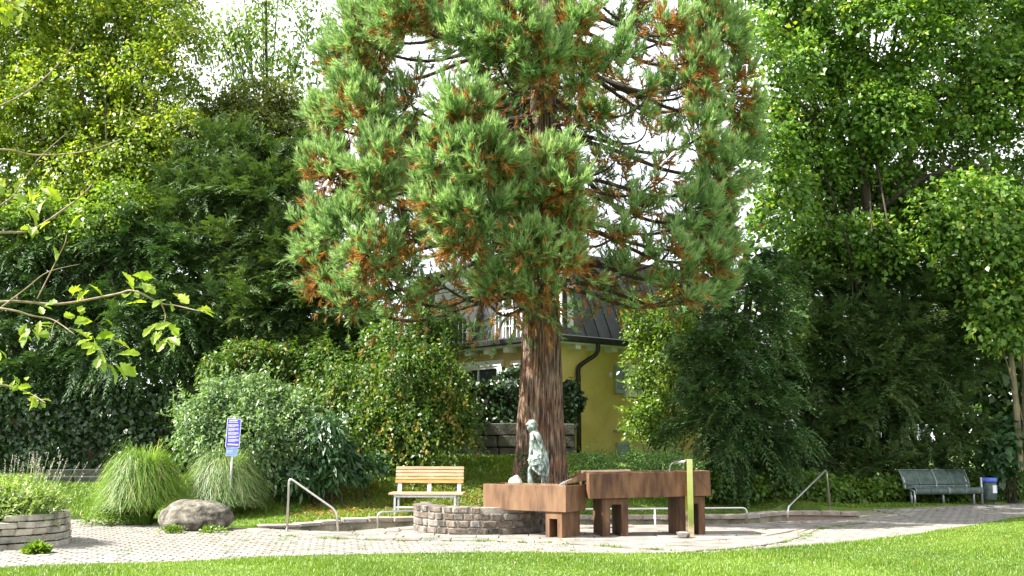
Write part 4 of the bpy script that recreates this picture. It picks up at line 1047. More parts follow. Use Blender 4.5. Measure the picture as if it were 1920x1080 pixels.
def sign():
    D = 21.6; b = P(428, 958, D); t = P(441, 786, D); z0 = terrain(b.x, D)
    root = thing('notice_sign', 'blue notice board with white print on a slim grey pole by the ornamental grass', 'sign', (b.x, b.y, z0))
    up = (t - b).normalized(); right = Vector((1, -.0, 0)); right = (right - up * right.dot(up)).normalized(); fwd = right.cross(up)
    MB().tube([b - up * .2, b + up * ((t - b).length - .02)], .024, 10).build('pole', M['galv'], root, smooth=True)
    def plate(px0, py0, px1, py1, m, nm, y0, y1, par=root):
        c0 = P((px0 + px1) / 2, (py0 + py1) / 2, D); w = (px1 - px0) * D / F; h = (py1 - py0) * D / F
        mb = MB(); v = [c0 + right * sx * w / 2 + up * sz * h / 2 - fwd * -y for y in (y0, y1) for sx, sz in ((-1, -1), (1, -1), (1, 1), (-1, 1))]
        mb.add(v, [(0, 1, 2, 3), (7, 6, 5, 4), (0, 4, 5, 1), (1, 5, 6, 2), (2, 6, 7, 3), (3, 7, 4, 0)])
        return mb.build(nm, m, par)
    # fwd points away from the camera when negative; offsets are towards the viewer
    s = 1 if fwd.y > 0 else -1
    pb = plate(425.5, 785.5, 451.5, 838.5, M['paperwhite'], 'board', -.030 * s, -.042 * s)
    plate(426.4, 786.3, 450.6, 837.7, M['signblue'], 'blue_face', -.0421 * s, -.0432 * s, pb)
    pr = MB(); r2 = random.Random(5)
    def bar(x0, x1, y0, y1):
        c0 = P((x0 + x1) / 2, (y0 + y1) / 2, D); w = (x1 - x0) * D / F; h = (y1 - y0) * D / F
        v = [c0 + right * sx * w / 2 + up * sz * h / 2 + fwd * y for y in (-.0433 * s, -.0440 * s) for sx, sz in ((-1, -1), (1, -1), (1, 1), (-1, 1))]
        pr.add(v, [(0, 1, 2, 3), (7, 6, 5, 4), (0, 4, 5, 1), (1, 5, 6, 2), (2, 6, 7, 3), (3, 7, 4, 0)])
    lean = lambda y: (838 - y) * .075 - 2
    def words(y, x0, x1, h, gap=.5):
        x = x0
        while x < x1 - .6:
            w = min(r2.uniform(.7, 2.2), x1 - x); bar(x + lean(y) * 0, x + w, y, y + h); x += w + gap
    words(787.6, 431, 446.5, 1.9, .4); words(791.2, 430, 447.5, 1.3, .4)
    y = 795.5
    for n in (4, 4, 4, 3, 4):
        for k in range(n): words(y, 429, 448.5 if k < n - 1 else r2.uniform(436, 446), .75); y += 1.45
        y += 1.5
    bar(428, 447.5, 832.3, 834.6)
    pr.build('print', M['paperwhite'], pb)
    p2 = plate(424.6, 840.5, 446.3, 854.8, M['galv'], 'small_board', -.030 * s, -.040 * s)
    plate(425.3, 841.2, 445.6, 854.1, M['signblue2'], 'blue_face', -.0401 * s, -.0412 * s, p2)
    pr = MB()
    for yy in (844, 846.5, 849): words(yy, 427, 438, .8)
    pr.build('print', M['paperwhite'], p2)
sign()

# ------------------------------------------------------------------ giant conifer
def sequoia():
    D0 = 23.5; b = P(1012, 905, D0); zb = terrain(b.x, D0) - .1
    root = thing('giant_sequoia', 'giant conifer with thick fluted red-brown trunk and browning inner needles', 'tree', (b.x, b.y, zb))
    from mathutils import noise
    # fluted trunk
    ns, rings = 160, 90; top = 22.0; mb = MB()
    lean = lambda z: .02 * (z - zb)
    for i in range(rings):
        z = zb + (top - zb) * (i / (rings - 1)) ** 1.5; h = z - zb
        r = lerp_tab([(0, .70), (.25, .63), (.7, .56), (1.4, .50), (2.4, .455), (4, .40), (7, .33), (12, .22), (18, .10), (21.6, .02)], h)
        for k in range(ns):
            a = 2 * math.pi * k / ns; d = Vector((math.cos(a), math.sin(a), 0))
            f = noise.noise(Vector((d.x * 5.2, d.y * 5.2, z * .35))) * .050 + noise.noise(Vector((d.x * 13, d.y * 13, z * .8))) * .034
            f += .10 * math.exp(-h / .5) * math.cos(5 * a + 1) - .075 * (1 - min(1, abs(noise.noise(Vector((d.x * 11 + 3, d.y * 11, z * .45)))) * 5)) - .045 * (1 - min(1, abs(noise.noise(Vector((d.x * 21, d.y * 21 + 5, z * .9)))) * 4)) + .03
            rr = r * (1 + f * 1.3)
            mb.v.append((b.x + .012 * h + rr * d.x, b.y + rr * d.y, z))
    for i in range(rings - 1):
        for k in range(ns): mb.f.append((i * ns + k, i * ns + (k + 1) % ns, (i + 1) * ns + (k + 1) % ns, (i + 1) * ns + k))
    mb.build('trunk', M['bark'], root, smooth=True)
    ax = lambda z: Vector((b.x + .012 * (z - zb), b.y, z))
    lobes = [  # px, py, rx, ry, depth offset, density
        (700, 70, 70, 110, -1.6, 1), (655, 120, 55, 90, -.2, 1), (765, 25, 70, 80, -2.6, 1), (690, 205, 75, 95, -1.6, 1), (620, 225, 45, 70, .2, .8), (625, 330, 55, 80, -.2, 1), (710, 320, 65, 85, -2.2, .9),
        (598, 430, 48, 75, -.4, 1), (655, 430, 60, 80, -1.5, .9), (700, 480, 65, 70, -2.2, .8), (615, 510, 50, 55, -.4, 1), (660, 560, 45, 40, -1, .8), (745, 545, 65, 50, -1.6, .5), (770, 430, 50, 80, -1.8, .3), (775, 190, 50, 80, -1.6, .35),
        (875, 215, 75, 65, -3.7, 1.2), (840, 290, 60, 65, -3.8, 1.2), (910, 300, 70, 65, -3.9, 1.2), (830, 380, 55, 60, -3.5, 1), (895, 400, 75, 60, -3.6, 1.1), (860, 455, 55, 40, -3.2, .9), (945, 350, 50, 60, -3.5, 1),
        (885, 60, 70, 90, -2.8, 1), (960, 50, 75, 85, -3.2, 1.1), (1010, 110, 60, 70, -3, 1), (1070, 60, 60, 80, -2.6, 1), (1090, 130, 40, 50, -2.2, .7), (940, 130, 55, 55, -2.6, .7), (830, 20, 50, 60, -2, .8),
        (1030, 300, 55, 45, -3.3, 1.1), (1045, 360, 60, 50, -3.4, 1.1), (1070, 410, 45, 45, -3.1, 1), (1000, 400, 50, 45, -3.2, .9), (990, 460, 60, 45, -3.4, 1), (1050, 480, 50, 45, -3, .9), (940, 520, 55, 40, -2.8, .9), (1010, 535, 50, 35, -2.6, .8), (835, 535, 45, 26, -1.8, .3), (905, 550, 22, 18, -2.6, .4), (1095, 505, 40, 30, -2, .3),
        (1340, 60, 60, 110, .2, 1), (1380, 180, 42, 110, .3, 1), (1305, 140, 50, 90, -1, .9), (1310, 250, 45, 70, -1.1, .9), (1385, 290, 40, 80, .4, .9), (1340, 330, 55, 80, -.6, 1), (1300, 400, 50, 70, -1.2, .9), (1345, 430, 40, 70, -.2, 1),
        (1310, 490, 60, 60, -.8, 1), (1240, 480, 55, 55, -1.5, .4), (1275, 545, 50, 42, -1.2, .7), (1185, 500, 55, 32, -1.6, .25), (1330, 540, 40, 35, -.3, .8), (1150, 440, 45, 40, -1.8, .3), (1240, 330, 45, 60, -1.5, .28), (1200, 190, 50, 60, -1.6, .25), (1150, 100, 50, 60, -1.8, .5), (1250, 60, 50, 80, -1, .45), (1150, 300, 45, 50, -1.2, .22), (1190, 400, 50, 40, -1.4, .3), (1120, 210, 40, 45, -1.2, .4)]
    LB = []
    for px, py, rx, ry, dy, dens in lobes:
        D = D0 + dy; c = P(px, py, D); k = D / F; LB.append((c, rx * k, ry * k, dens, 1))
    r_ = random.Random(3)
    for i in range(46):                                            # back half, thinner
        a = math.radians(r_.uniform(5, 175)); z = r_.uniform(5.6, 12.5); R = lerp_tab([(4, 3.4), (6, 4.3), (9, 4.4), (13, 4.0)], z) * r_.uniform(.8, 1)
        c = Vector((b.x + R * math.cos(a), b.y + R * math.sin(a), z)); px = 960 + F * c.x / c.y
        LB.append((c, .75, 1.0, .16 if 1090 < px < 1290 or 800 < px < 900 else .5, 1))
    for i in range(70):                                            # crown above the picture
        a = r_.uniform(0, 6.28); z = r_.uniform(12.6, 21); R = lerp_tab([(12, 4.0), (16, 2.8), (21, .3)], z) * r_.uniform(.6, 1)
        LB.append((Vector((b.x + R * math.cos(a), b.y + R * math.sin(a), z)), .9, 1.1, .30, 0))
    wood = MB(); P0, DR, LN, DEAD, TN, NT = [], [], [], [], [], []
    for c, rx, rz, dens, near in LB:
        R = (c.xy - b.xy).length
        z0 = min(c.z + .10 * R + r_.uniform(-.25, .3), 21); z0 = max(z0, 3.9); s = ax(z0)
        dxy = Vector((c.x - s.x, c.y - s.y, 0))
        pts = catmull([s, s + dxy * .33 + Vector((0, 0, -.05 * R + (c.z - z0) * .25)), s + dxy * .7 + Vector((0, 0, (c.z - z0) * .7 - .13 * R)), c + Vector((0, 0, -.15 * rz)), c + dxy.normalized() * rx * .5 + Vector((0, 0, rz * .55))], 4)
        n = len(pts); r0 = .022 + .008 * R
        wood.tube(pts, [r0 * (1 - .85 * i / (n - 1)) + .006 for i in range(n)], 6)
        # bare twigs along the inner two thirds, thin and drooping
        for _ in range(int(24 if near else 2)):
            i = r_.randint(2, n - 5); p = pts[i]; q = p + Vector((r_.gauss(0, .5), r_.gauss(0, .5), r_.uniform(-.75, .15))); wood.tube([p, p.lerp(q, .5) + Vector((0, 0, .10)), q], [.009, .006, .003], 3, cap=False)
            if r_.random() < .75:
                for t in (.6, 1.0):
                    P0.append(p.lerp(q, t)); DR.append(((q - p).normalized() + Vector((0, 0, r_.uniform(-.7, .4)))).normalized()); LN.append(r_.uniform(.2, .34)); DEAD.append(r_.random() < .45); TN.append(r_.uniform(.1, .5))
        # the lobe is a bunch of foxtail boughs that sweep outwards, then up
        dq = max(0, r_.gauss(.42, .26)); nf = max(2, int(dens * (44 if near else 6) * (rx * rz + .22)))
        for _ in range(nf):
            d = Vector((r_.gauss(0, 1), r_.gauss(0, 1), r_.gauss(0, .9))).normalized()
            if near and d.y > .2 and r_.random() < .6: d.y *= -1
            o = Vector((c.x - b.x, c.y - b.y, 0)).normalized()
            p0 = c + Vector((d.x * rx, d.y * rx, d.z * rz)) * r_.uniform(.1, .45) - o * .1
            e = c + Vector((d.x * rx, d.y * rx, d.z * rz)) * r_.uniform(.7, 1.12) + o * .12 + Vector((0, 0, r_.uniform(.0, .22)))
            m1 = p0.lerp(e, .55) + Vector((0, 0, -.14)) + o * .06; bt = r_.gauss(.46, .15); ns_ = 15 if near else 9
            if near: wood.tube([p0, m1, e], [.014, .010, .004], 3, cap=False)
            for q_ in range(ns_):
                t = .22 + .78 * (q_ + r_.random()) / ns_
                pp = p0 * (1 - t) ** 2 + m1 * 2 * t * (1 - t) + e * t * t; tg = ((m1 - p0) * (1 - t) + (e - m1) * t).normalized()
                rj = Vector((r_.gauss(0, 1), r_.gauss(0, 1), r_.gauss(0, 1))).normalized()
                dead = t < .55 and r_.random() < dq * 1.2 or r_.random() < .015
                dr = (tg * .7 + rj * (.75 - .35 * t) + Vector((0, 0, .42 if not dead else -.25))).normalized()
                P0.append(pp + rj * .04); DR.append(dr); LN.append(r_.uniform(.20, .38) * (1.2 - .35 * t) * (1 if near else 2.4)); DEAD.append(dead); TN.append(bt + .22 * t + r_.gauss(0, .06))
    P0, DR = np.array(P0), np.array(DR); LN = np.array(LN); DEAD = np.array(DEAD); TN = np.array(TN)
    wood.build('limbs', M['inner_wood'], root)
    # each spray: a brush of fine upswept shoots
    k = 20; n = len(P0); m = n * k; si = np.repeat(np.arange(n), k)
    s = np.tile(np.linspace(.0, .85, k), n); d = DR[si]
    off = rng.normal(size=(m, 3)); off -= d * (off * d).sum(1, keepdims=True); off = nrm(off)
    base = P0[si] + d * (LN[si] * s * .75)[:, None]
    a = nrm(d + off * rng.uniform(.25, .72, m)[:, None] + np.array([0, 0, .12]))
    tl = LN[si] * rng.uniform(.38, .62, m)
    side = nrm(np.cross(a, rng.normal(size=(m, 3)))) * (rng.uniform(.008, .016, m) * (LN[si] / .34))[:, None]
    mid = base + a * (tl * .45)[:, None]
    V = np.stack([base - side, base + side, base + a * tl[:, None]], 1)
    tone = TN[si] + .28 * s + rng.normal(0, .12, m)
    mi = DEAD[si].astype(np.int32)
    live, dead = mi == 0, mi == 1
    o = link('crown', poly_mesh('crown', V[live], tone[live], M['l_seq']), None, root); o['kind'] = 'stuff'
    o = link('dead_needles', poly_mesh('dead_needles', V[dead], rng.random(dead.sum()) * .6 + tone[dead] * .4, M['l_dead']), None, root); o['kind'] = 'stuff'; o['label'] = 'orange-brown dead inner needles'
    # ivy at the foot
    iv = [BL(987, 880, 10, 30, 22.85, .06), BL(980, 860, 8, 22, 22.88, .06), BL(992, 895, 14, 14, 22.82, .08)]
    f = broad_crown(iv, 26, 14, .08, .06, up=.2); foliage('ivy', [f], M['l_hedge'], root)
    return n * k
sequoia()

# ------------------------------------------------------------------ broadleaf and yew trees
def scatter(blobs, k=4, lo=.42, hi=.72):
    "break every mass into smaller boughs at uneven heights and depths"
    out = []
    for x, y, z, a, b, c in blobs:
        for _ in range(k):
            f = rnd.uniform(lo, hi); d = Vector((rnd.gauss(0, 1), rnd.gauss(0, 1), rnd.gauss(0, 1))).normalized() * (1.08 - f) * rnd.uniform(.7, 1.1)
            out.append((x + d.x * a, y + d.y * b, z + d.z * c, a * f, b * f * 1.1, c * f * rnd.uniform(.7, 1.1)))
    return out
def wall_of_boughs(x0, x1, y0, y1, nx, ny, D0, D1, r0, r1, keep=lambda x, y: True):
    "a broad crown as overlapping boughs of uneven size, in picture-pixel measures at real distances"
    out = []
    for i in range(nx):
        for j in range(ny):
            px = x0 + (x1 - x0) * (i + rnd.uniform(.0, 1.0)) / nx; py = y0 + (y1 - y0) * (j + rnd.uniform(.0, 1.0) + .5 * (i % 2)) / ny
            r = rnd.uniform(r0, r1)
            if keep(px, py): out.append(BL(px, py, r, r * rnd.uniform(.75, 1.15), rnd.uniform(D0, D1), rnd.uniform(.9, 1.4)))
    return out
def tree(name, label, cat, blobs, base, top, r0, nl, crown, lm, bark=None, extra=None, group=None):
    root = thing(name, label, cat, base, group); mb = MB(); limbs(mb, base, top, blobs, r0, nl)
    if extra: extra(mb)
    mb.build('trunk', bark or M['dark_bark'], root); foliage('crown', crown, lm, root); return root
def gp(px, D): p = P(px, 840, D); return (p.x, D, terrain(p.x, D) - .1)

bl = [BL(60, 40, 150, 120, 32.5), BL(215, 50, 130, 120, 32), BL(120, 190, 180, 110, 31), BL(315, 40, 55, 100, 32.5), BL(285, 200, 95, 110, 31), BL(40, 330, 130, 100, 30.2), BL(230, 310, 120, 90, 30.2), BL(330, 290, 60, 80, 30.5), BL(90, -140, 170, 130, 33), BL(270, -130, 100, 110, 33)]
tree('yellow_green_tree', 'tall yellow-green broadleaf tree rising above the dark yews', 'tree', bl, gp(170, 32), P(190, -60, 32), .30, 46,
     [broad_crown(wall_of_boughs(-90, 360, -150, 395, 8, 10, 30.2, 32.8, 44, 82) + bl[::2], 3900, 24, .36, .14, up=.5, droop=.45, shell=.35, tone_spread=.30)], M['l_yellow'])
bl = [BL(505, 50, 100, 90, 35.5), BL(575, 110, 70, 90, 35.5), BL(430, 70, 55, 60, 35.5), BL(480, 150, 80, 70, 35), BL(600, 30, 45, 60, 35.5), BL(580, 230, 60, 70, 34.5), BL(500, -100, 110, 90, 36)]
tree('airy_tree', 'slender thin-leaved tree with open see-through crown against the sky', 'tree', bl, gp(490, 35.5), P(505, -110, 35.5), .13, 22,
     [broad_crown(bl, 430, 11, .5, .22, up=.25, droop=.9, wr=.42, shell=.2, tone_spread=.3)], M['l_light'])
bl = [BL(480, 195, 85, 50, 32), BL(420, 215, 55, 45, 32), BL(545, 235, 55, 55, 32), BL(460, 260, 120, 60, 31.5)]
tree('round_topped_tree', 'olive-tinged round-topped tree between the airy tree and the yews', 'tree', bl, gp(470, 32), P(475, 190, 32), .18, 14,
     [broad_crown(bl, 520, 22, .34, .14, up=.7, shell=.45)], M['l_olive'])
bl = [BL(450, 290, 110, 60, 29.5), BL(545, 300, 60, 60, 29.5), BL(490, 380, 110, 100, 28.6), BL(390, 400, 100, 110, 28.8), BL(410, 500, 120, 110, 28.2), BL(530, 500, 85, 110, 27.8), BL(575, 420, 40, 90, 28.4), BL(480, 590, 130, 70, 27.6), BL(590, 570, 50, 70, 27.5), BL(600, 650, 70, 70, 27.2), BL(690, 620, 60, 60, 27.4), BL(520, 690, 90, 60, 27), BL(375, 650, 75, 75, 27.6), BL(360, 725, 70, 60, 27.2), BL(420, 600, 80, 60, 27.6), BL(340, 340, 60, 60, 29.4)]
tree('tall_yew', 'tall dark yew with feathery sprays rising behind the glossy mounded shrub', 'tree', bl, gp(470, 28.8), P(470, 270, 29), .22, 34,
     [spray_crown(scatter(bl, 4, .5, .8), 11200, .42, 8, .17, .05, shell=.5, front=.75, powr=.7)], M['l_yew'])
bl = [BL(60, 470, 130, 100, 28), BL(200, 450, 120, 90, 28), BL(300, 480, 70, 100, 28), BL(90, 590, 150, 90, 27.4), BL(240, 590, 120, 90, 27.4), BL(330, 620, 70, 80, 27), BL(60, 690, 130, 70, 27), BL(210, 690, 130, 70, 26.9), BL(-120, 560, 120, 190, 28)]
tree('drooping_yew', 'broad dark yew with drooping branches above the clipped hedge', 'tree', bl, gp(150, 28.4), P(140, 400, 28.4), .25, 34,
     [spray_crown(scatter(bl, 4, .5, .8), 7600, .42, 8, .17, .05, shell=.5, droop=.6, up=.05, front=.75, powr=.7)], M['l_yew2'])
bl = [BL(175, 425, 60, 45, 27.2), BL(90, 400, 70, 50, 27.6), BL(50, 440, 60, 60, 27.4), BL(230, 380, 60, 60, 28)]
tree('hornbeam_sapling', 'small light green broadleaf tree growing through the drooping yew', 'tree', bl, gp(140, 27.7), P(150, 380, 27.6), .08, 18,
     [broad_crown(bl, 330, 16, .30, .12, up=.6, shell=.3)], M['l_light'])

def maple_stems(mb):
    for pts, r in (([(1560, 860, 30.5), (1570, 620, 30.5), (1560, 380, 30.4), (1535, 230, 30.2), (1505, 120, 30.4), (1490, 20, 30.8)], .21),
                   ([(1600, 860, 30.7), (1605, 600, 30.7), (1590, 330, 30.5), (1560, 190, 30.5), (1555, 60, 31)], .19),
                   ([(1640, 860, 30.5), (1635, 600, 30.5), (1625, 380, 30.2), (1610, 230, 30), (1600, 100, 30.4), (1620, -60, 31)], .20),
                   ([(1665, 860, 30.9), (1655, 560, 30.8), (1650, 300, 30.6), (1665, 150, 30.6), (1690, 0, 31)], .17),
                   ([(1545, 300, 30.2), (1500, 235, 29.8), (1440, 235, 29.4), (1400, 275, 29.2)], .09), ([(1540, 250, 30.1), (1480, 170, 29.7), (1420, 160, 29.4)], .08),
                   ([(1440, 235, 29.4), (1420, 290, 29.2), (1385, 330, 29)], .05), ([(1620, 300, 30.2), (1700, 210, 29.8), (1790, 170, 29.4)], .10), ([(1640, 400, 30), (1740, 330, 29.5), (1850, 310, 29)], .10)):
        q = catmull([P(*p) for p in pts], 5); n = len(q); mb.tube(q, [r * (1 - .7 * i / (n - 1)) for i in range(n)], 8)
bl = [BL(1470, 70, 90, 95, 31), BL(1580, 50, 110, 110, 31.5), BL(1700, 70, 120, 110, 31), BL(1830, 90, 120, 120, 30.6), BL(1430, 170, 60, 70, 30), BL(1480, 230, 90, 75, 29.6), BL(1650, 210, 110, 80, 29.6), BL(1760, 250, 110, 100, 29.4), BL(1870, 260, 90, 130, 29.2),
      BL(1440, 330, 60, 70, 29.6), BL(1540, 350, 75, 60, 29.2), BL(1690, 370, 120, 65, 28.8), BL(1810, 400, 110, 90, 28.6), BL(1430, 430, 65, 60, 29.4), BL(1500, 430, 80, 45, 28.8), BL(1900, 430, 70, 90, 28.6), BL(1600, 430, 110, 45, 28.4), BL(1980, 200, 90, 200, 30), BL(1700, -110, 230, 120, 31), BL(1480, -90, 110, 100, 31.5)]
tree('great_maple', 'great dark-stemmed maple with broad green crown behind the spreading yew', 'tree', bl, gp(1620, 31), P(1630, 120, 31), .24, 46,
     [broad_crown(wall_of_boughs(1410, 1990, -150, 455, 8, 9, 28.8, 31.2, 42, 88) + bl[::3], 4400, 23, .38, .15, up=.75, droop=.25, wr=.85, shell=.4, tone_spread=.24, front=.72)], M['l_maple'], extra=maple_stems)
bl = [BL(1530, 540, 75, 80, 30.2), BL(1640, 510, 85, 75, 30.2), BL(1600, 455, 55, 45, 30.6), BL(1690, 455, 60, 45, 30.6), BL(1750, 570, 70, 85, 30), BL(1590, 620, 90, 80, 29.6), BL(1680, 610, 80, 80, 29.6), BL(1500, 640, 75, 85, 30), BL(1720, 690, 85, 80, 29.6), BL(1630, 700, 85, 75, 29.4), BL(1540, 730, 85, 75, 29.5), BL(1460, 720, 65, 80, 29.8), BL(1790, 650, 45, 90, 29.8), BL(1700, 780, 95, 65, 29.4), BL(1600, 800, 95, 70, 29.3), BL(1500, 820, 85, 70, 29.4), BL(1780, 790, 50, 75, 29.6), BL(1640, 870, 110, 45, 29.3), BL(1750, 870, 80, 45, 29.5), BL(1530, 880, 80, 40, 29.2), BL(1430, 830, 60, 70, 29.6)]
tree('spreading_yew', 'huge spreading dark green yew behind the green bench', 'tree', bl, gp(1600, 30.6), P(1600, 470, 30.7), .30, 40,
     [spray_crown(scatter(bl, 3, .5, .8), 13000, .42, 8, .17, .05, shell=.5, front=.75, powr=.7)], M['l_yew'])
bl = [BL(1410, 600, 60, 90, 27.2), BL(1380, 700, 80, 100, 26.8), BL(1350, 790, 80, 70, 26.2), BL(1420, 800, 70, 80, 26.2), BL(1320, 660, 45, 80, 27.2), BL(1440, 520, 45, 60, 27.8)]
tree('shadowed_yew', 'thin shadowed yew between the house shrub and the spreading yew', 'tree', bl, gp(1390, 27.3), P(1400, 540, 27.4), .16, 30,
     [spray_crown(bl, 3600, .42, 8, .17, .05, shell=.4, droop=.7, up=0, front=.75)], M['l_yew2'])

def shrub(name, label, blobs, base, parts, lm, stems=10, r=.02, bark=None, cat='shrub'):
    root = thing(name, label, cat, base); mb = MB(); B = Vector(base)
    for _ in range(stems):
        b = rnd.choice(blobs); e = Vector(b[:3]) + Vector((rnd.uniform(-.6, .6) * b[3], rnd.uniform(-.6, .6) * b[4], rnd.uniform(-.2, .75) * b[5]))
        s = B + Vector((rnd.gauss(0, .18), rnd.gauss(0, .12), 0)); mb.tube(catmull([s, s.lerp(e, .5) + Vector((0, 0, .15)), e], 4), [r * (1 - .09 * i) for i in range(9)], 5)
    mb.build('stems', bark or M['dark_bark'], root); foliage('foliage', parts, lm, root); return root

bl = [BL(465, 762, 105, 58, 23.6), BL(395, 805, 60, 78, 23.2), BL(530, 765, 60, 45, 23.8), BL(465, 830, 115, 72, 23.2), BL(545, 825, 48, 72, 23.4)]
def shoots(blobs, n, L, leaf):
    c, o, _ = blob_shell(blobs, n, .92, .7); d = nrm(o + rng.normal(size=(n, 3)) * .35 + np.array([.15, -.1, .45])); k = 12; si = np.repeat(np.arange(n), k); s = np.tile(np.linspace(.1, 1, k), n)
    pos = c[si] + d[si] * (L * s)[:, None]; pos[:, 2] -= .12 * L * s ** 2
    ax = nrm(d[si] * .6 + rng.normal(size=(n * k, 3)) * .6); ln = leaf * rng.uniform(.7, 1.2, n * k)
    return leaf_quads(pos, ax, rng.normal(size=(n * k, 3)) * .5 + np.array([-.3, -.2, .8]), ln, ln * .4), rng.normal(.6, .2, n * k)
shrub('bright_shrub', 'large glossy light green mounded shrub behind the notice sign', bl, gp(475, 23.7), [broad_crown(bl, 1500, 15, .20, .105, up=.55, droop=.35, wr=.45, shell=.6, front=.75), shoots(bl, 240, .42, .10)], M['l_shrub'], 24)
bl = [BL(610, 820, 38, 50, 23.0), BL(635, 860, 30, 40, 23.0), BL(595, 870, 35, 35, 23.1), BL(560, 890, 50, 25, 23.0)]
shrub('laurel_shrub', 'dark shrub with long drooping laurel leaves between sign shrub and wooden bench', bl, gp(610, 23.1), [broad_crown(bl, 150, 9, .20, .24, up=.25, droop=1.0, wr=.26, shell=.5, front=.8), broad_crown(bl, 160, 9, .2, .11, up=.4)], M['l_laurel'], 12)
bl = [BL(690, 868, 35, 16, 23.4), BL(660, 885, 30, 14, 23.2)]
shrub('low_leafy_plant', 'low broad-leaved plant in deep shade beside the laurel', bl, gp(680, 23.4), [broad_crown(bl, 50, 9, .16, .14, up=.9, droop=.2, wr=.7)], M['l_laurel'], 6, .01, cat='plant')
bl = [BL(610, 690, 55, 45, 26.2), BL(590, 745, 40, 40, 25.8), BL(820, 600, 45, 40, 26), BL(740, 830, 30, 22, 24.6), BL(820, 825, 35, 20, 24.5), BL(760, 640, 80, 55, 25.8), BL(670, 720, 60, 60, 25.4), BL(770, 710, 85, 70, 25), BL(835, 730, 45, 55, 25), BL(815, 640, 35, 60, 25.8), BL(862, 780, 42, 42, 24.7), BL(780, 780, 85, 45, 24.7), BL(700, 780, 55, 45, 25)]
def hanging(blobs, n, L, leaf):
    c, o, _ = blob_shell(blobs, n, .85, .85); c = c[o[:, 2] < .5]; n = len(c); k = 16; si = np.repeat(np.arange(n), k); s = np.tile(np.linspace(0, 1, k), n)
    d = nrm(rng.normal(size=(n, 3)) * [.5, .3, .15] + [0.1, -.35, -.5]); LL = L * rng.uniform(.5, 1.3, n)
    pos = c[si] + d[si] * (LL[si] * s)[:, None]; pos[:, 2] -= .35 * LL[si] * s ** 2; pos += rng.normal(size=pos.shape) * .025
    ln = leaf * rng.uniform(.7, 1.2, n * k)
    ax = nrm(d[si] * .5 + rng.normal(size=(n * k, 3)) * .5 + [0, -.1, -.3])
    return leaf_quads(pos, ax, rng.normal(size=(n * k, 3)) * .45 + np.array([0, -.6, .5]), ln, ln * .62), np.repeat(rng.normal(.55, .25, n), k) + rng.normal(0, .15, n * k)
shrub('hanging_shrub', 'arching shrub with yellowing leaf tips hanging over the shaded lawn', bl, gp(740, 25.8), [broad_crown(bl, 1250, 15, .24, .10, up=.4, droop=.6, wr=.6, shell=.55, front=.78, tone_spread=.2), hanging(bl, 680, .75, .10), shoots(bl, 150, .5, .09)], M['l_hang'], 26)
bl = [BL(470, 662, 55, 28, 26), BL(410, 690, 40, 34, 25.6), BL(540, 668, 40, 26, 26.2)]
shrub('yellow_tipped_shrub', 'light green shrub rising just above the glossy mounded shrub', bl, gp(490, 26), [broad_crown(bl, 300, 14, .22, .11, up=.5, droop=.5, wr=.5, shell=.4, front=.78)], M['l_hang'], 12)
bl = [BL(1160, 868, 75, 24, 23.9), BL(1105, 872, 42, 28, 23.6), BL(1225, 870, 55, 28, 23.7), BL(1275, 880, 40, 26, 23.9)]
shrub('low_hedge_shrub', 'low light green feathery shrub behind the upper trough', bl, gp(1165, 23.9), [broad_crown(bl, 700, 13, .15, .06, up=.6, droop=.1, wr=.45, shell=.6, front=.75), shoots(bl, 130, .28, .05)], M['l_spirea'], 16, .012)
bl = [BL(1205, 610, 32, 55, 30), BL(1200, 690, 24, 45, 29.8), BL(1240, 680, 42, 80, 29.8), BL(1205, 780, 36, 40, 29.4), BL(1250, 780, 50, 55, 29.2), BL(1260, 590, 45, 55, 30), BL(1290, 660, 40, 70, 29.6), BL(1180, 580, 14, 30, 30)]
shrub('house_shrub', 'sunlit light green shrub growing against the yellow house wall', bl, gp(1235, 29.8), [broad_crown(bl, 800, 12, .24, .12, up=.45, droop=.2, wr=.5, shell=.4, front=.75, tone_spread=.3), shoots(bl, 130, .45, .11)], M['l_light'], 22, .022)
bl = [BL(1450, 895, 50, 30, 26.6), BL(1380, 905, 60, 26, 26.2), BL(1330, 895, 35, 34, 26), BL(1530, 908, 50, 24, 27), BL(1600, 915, 50, 20, 28), BL(1660, 915, 40, 22, 28.4), BL(1440, 865, 30, 34, 26.9), BL(1740, 920, 60, 16, 28.9), BL(1810, 915, 40, 20, 29)]
shrub('ivy_ground_cover', 'sprawling mid green leafy ground cover along the foot of the yews', bl, gp(1450, 26.7), [broad_crown(bl, 760, 11, .20, .12, up=.6, droop=.2, wr=.75, shell=.5, front=.78)], M['l_airy'], 10, .012)
bl = [BL(1890, 905, 42, 26, 29.4), BL(1940, 905, 50, 30, 29.6), BL(1850, 900, 22, 24, 29.6)]
shrub('low_clipped_hedge', 'low leafy hedge directly behind the litter bin', bl, gp(1900, 29.5), [broad_crown(bl, 330, 12, .20, .10, up=.5, shell=.6)], M['l_spirea'], 10, .012, cat='hedge')
bl = [BL(1885, 830, 38, 40, 28.9), BL(1860, 860, 25, 22, 28.9), BL(1905, 800, 30, 30, 29)]
shrub('broad_leaved_shrub', 'shrub with big bluish-green leaves above the low hedge by the bin', bl, gp(1885, 29), [broad_crown(bl, 90, 9, .26, .24, up=.8, droop=.35, wr=.75, shell=.4)], M['l_laurel'], 9, .018)
bl = [BL(1880, 480, 50, 60, 28.2), BL(1930, 560, 45, 50, 28), BL(1900, 620, 40, 40, 28.2), BL(1850, 560, 40, 60, 28.4)]
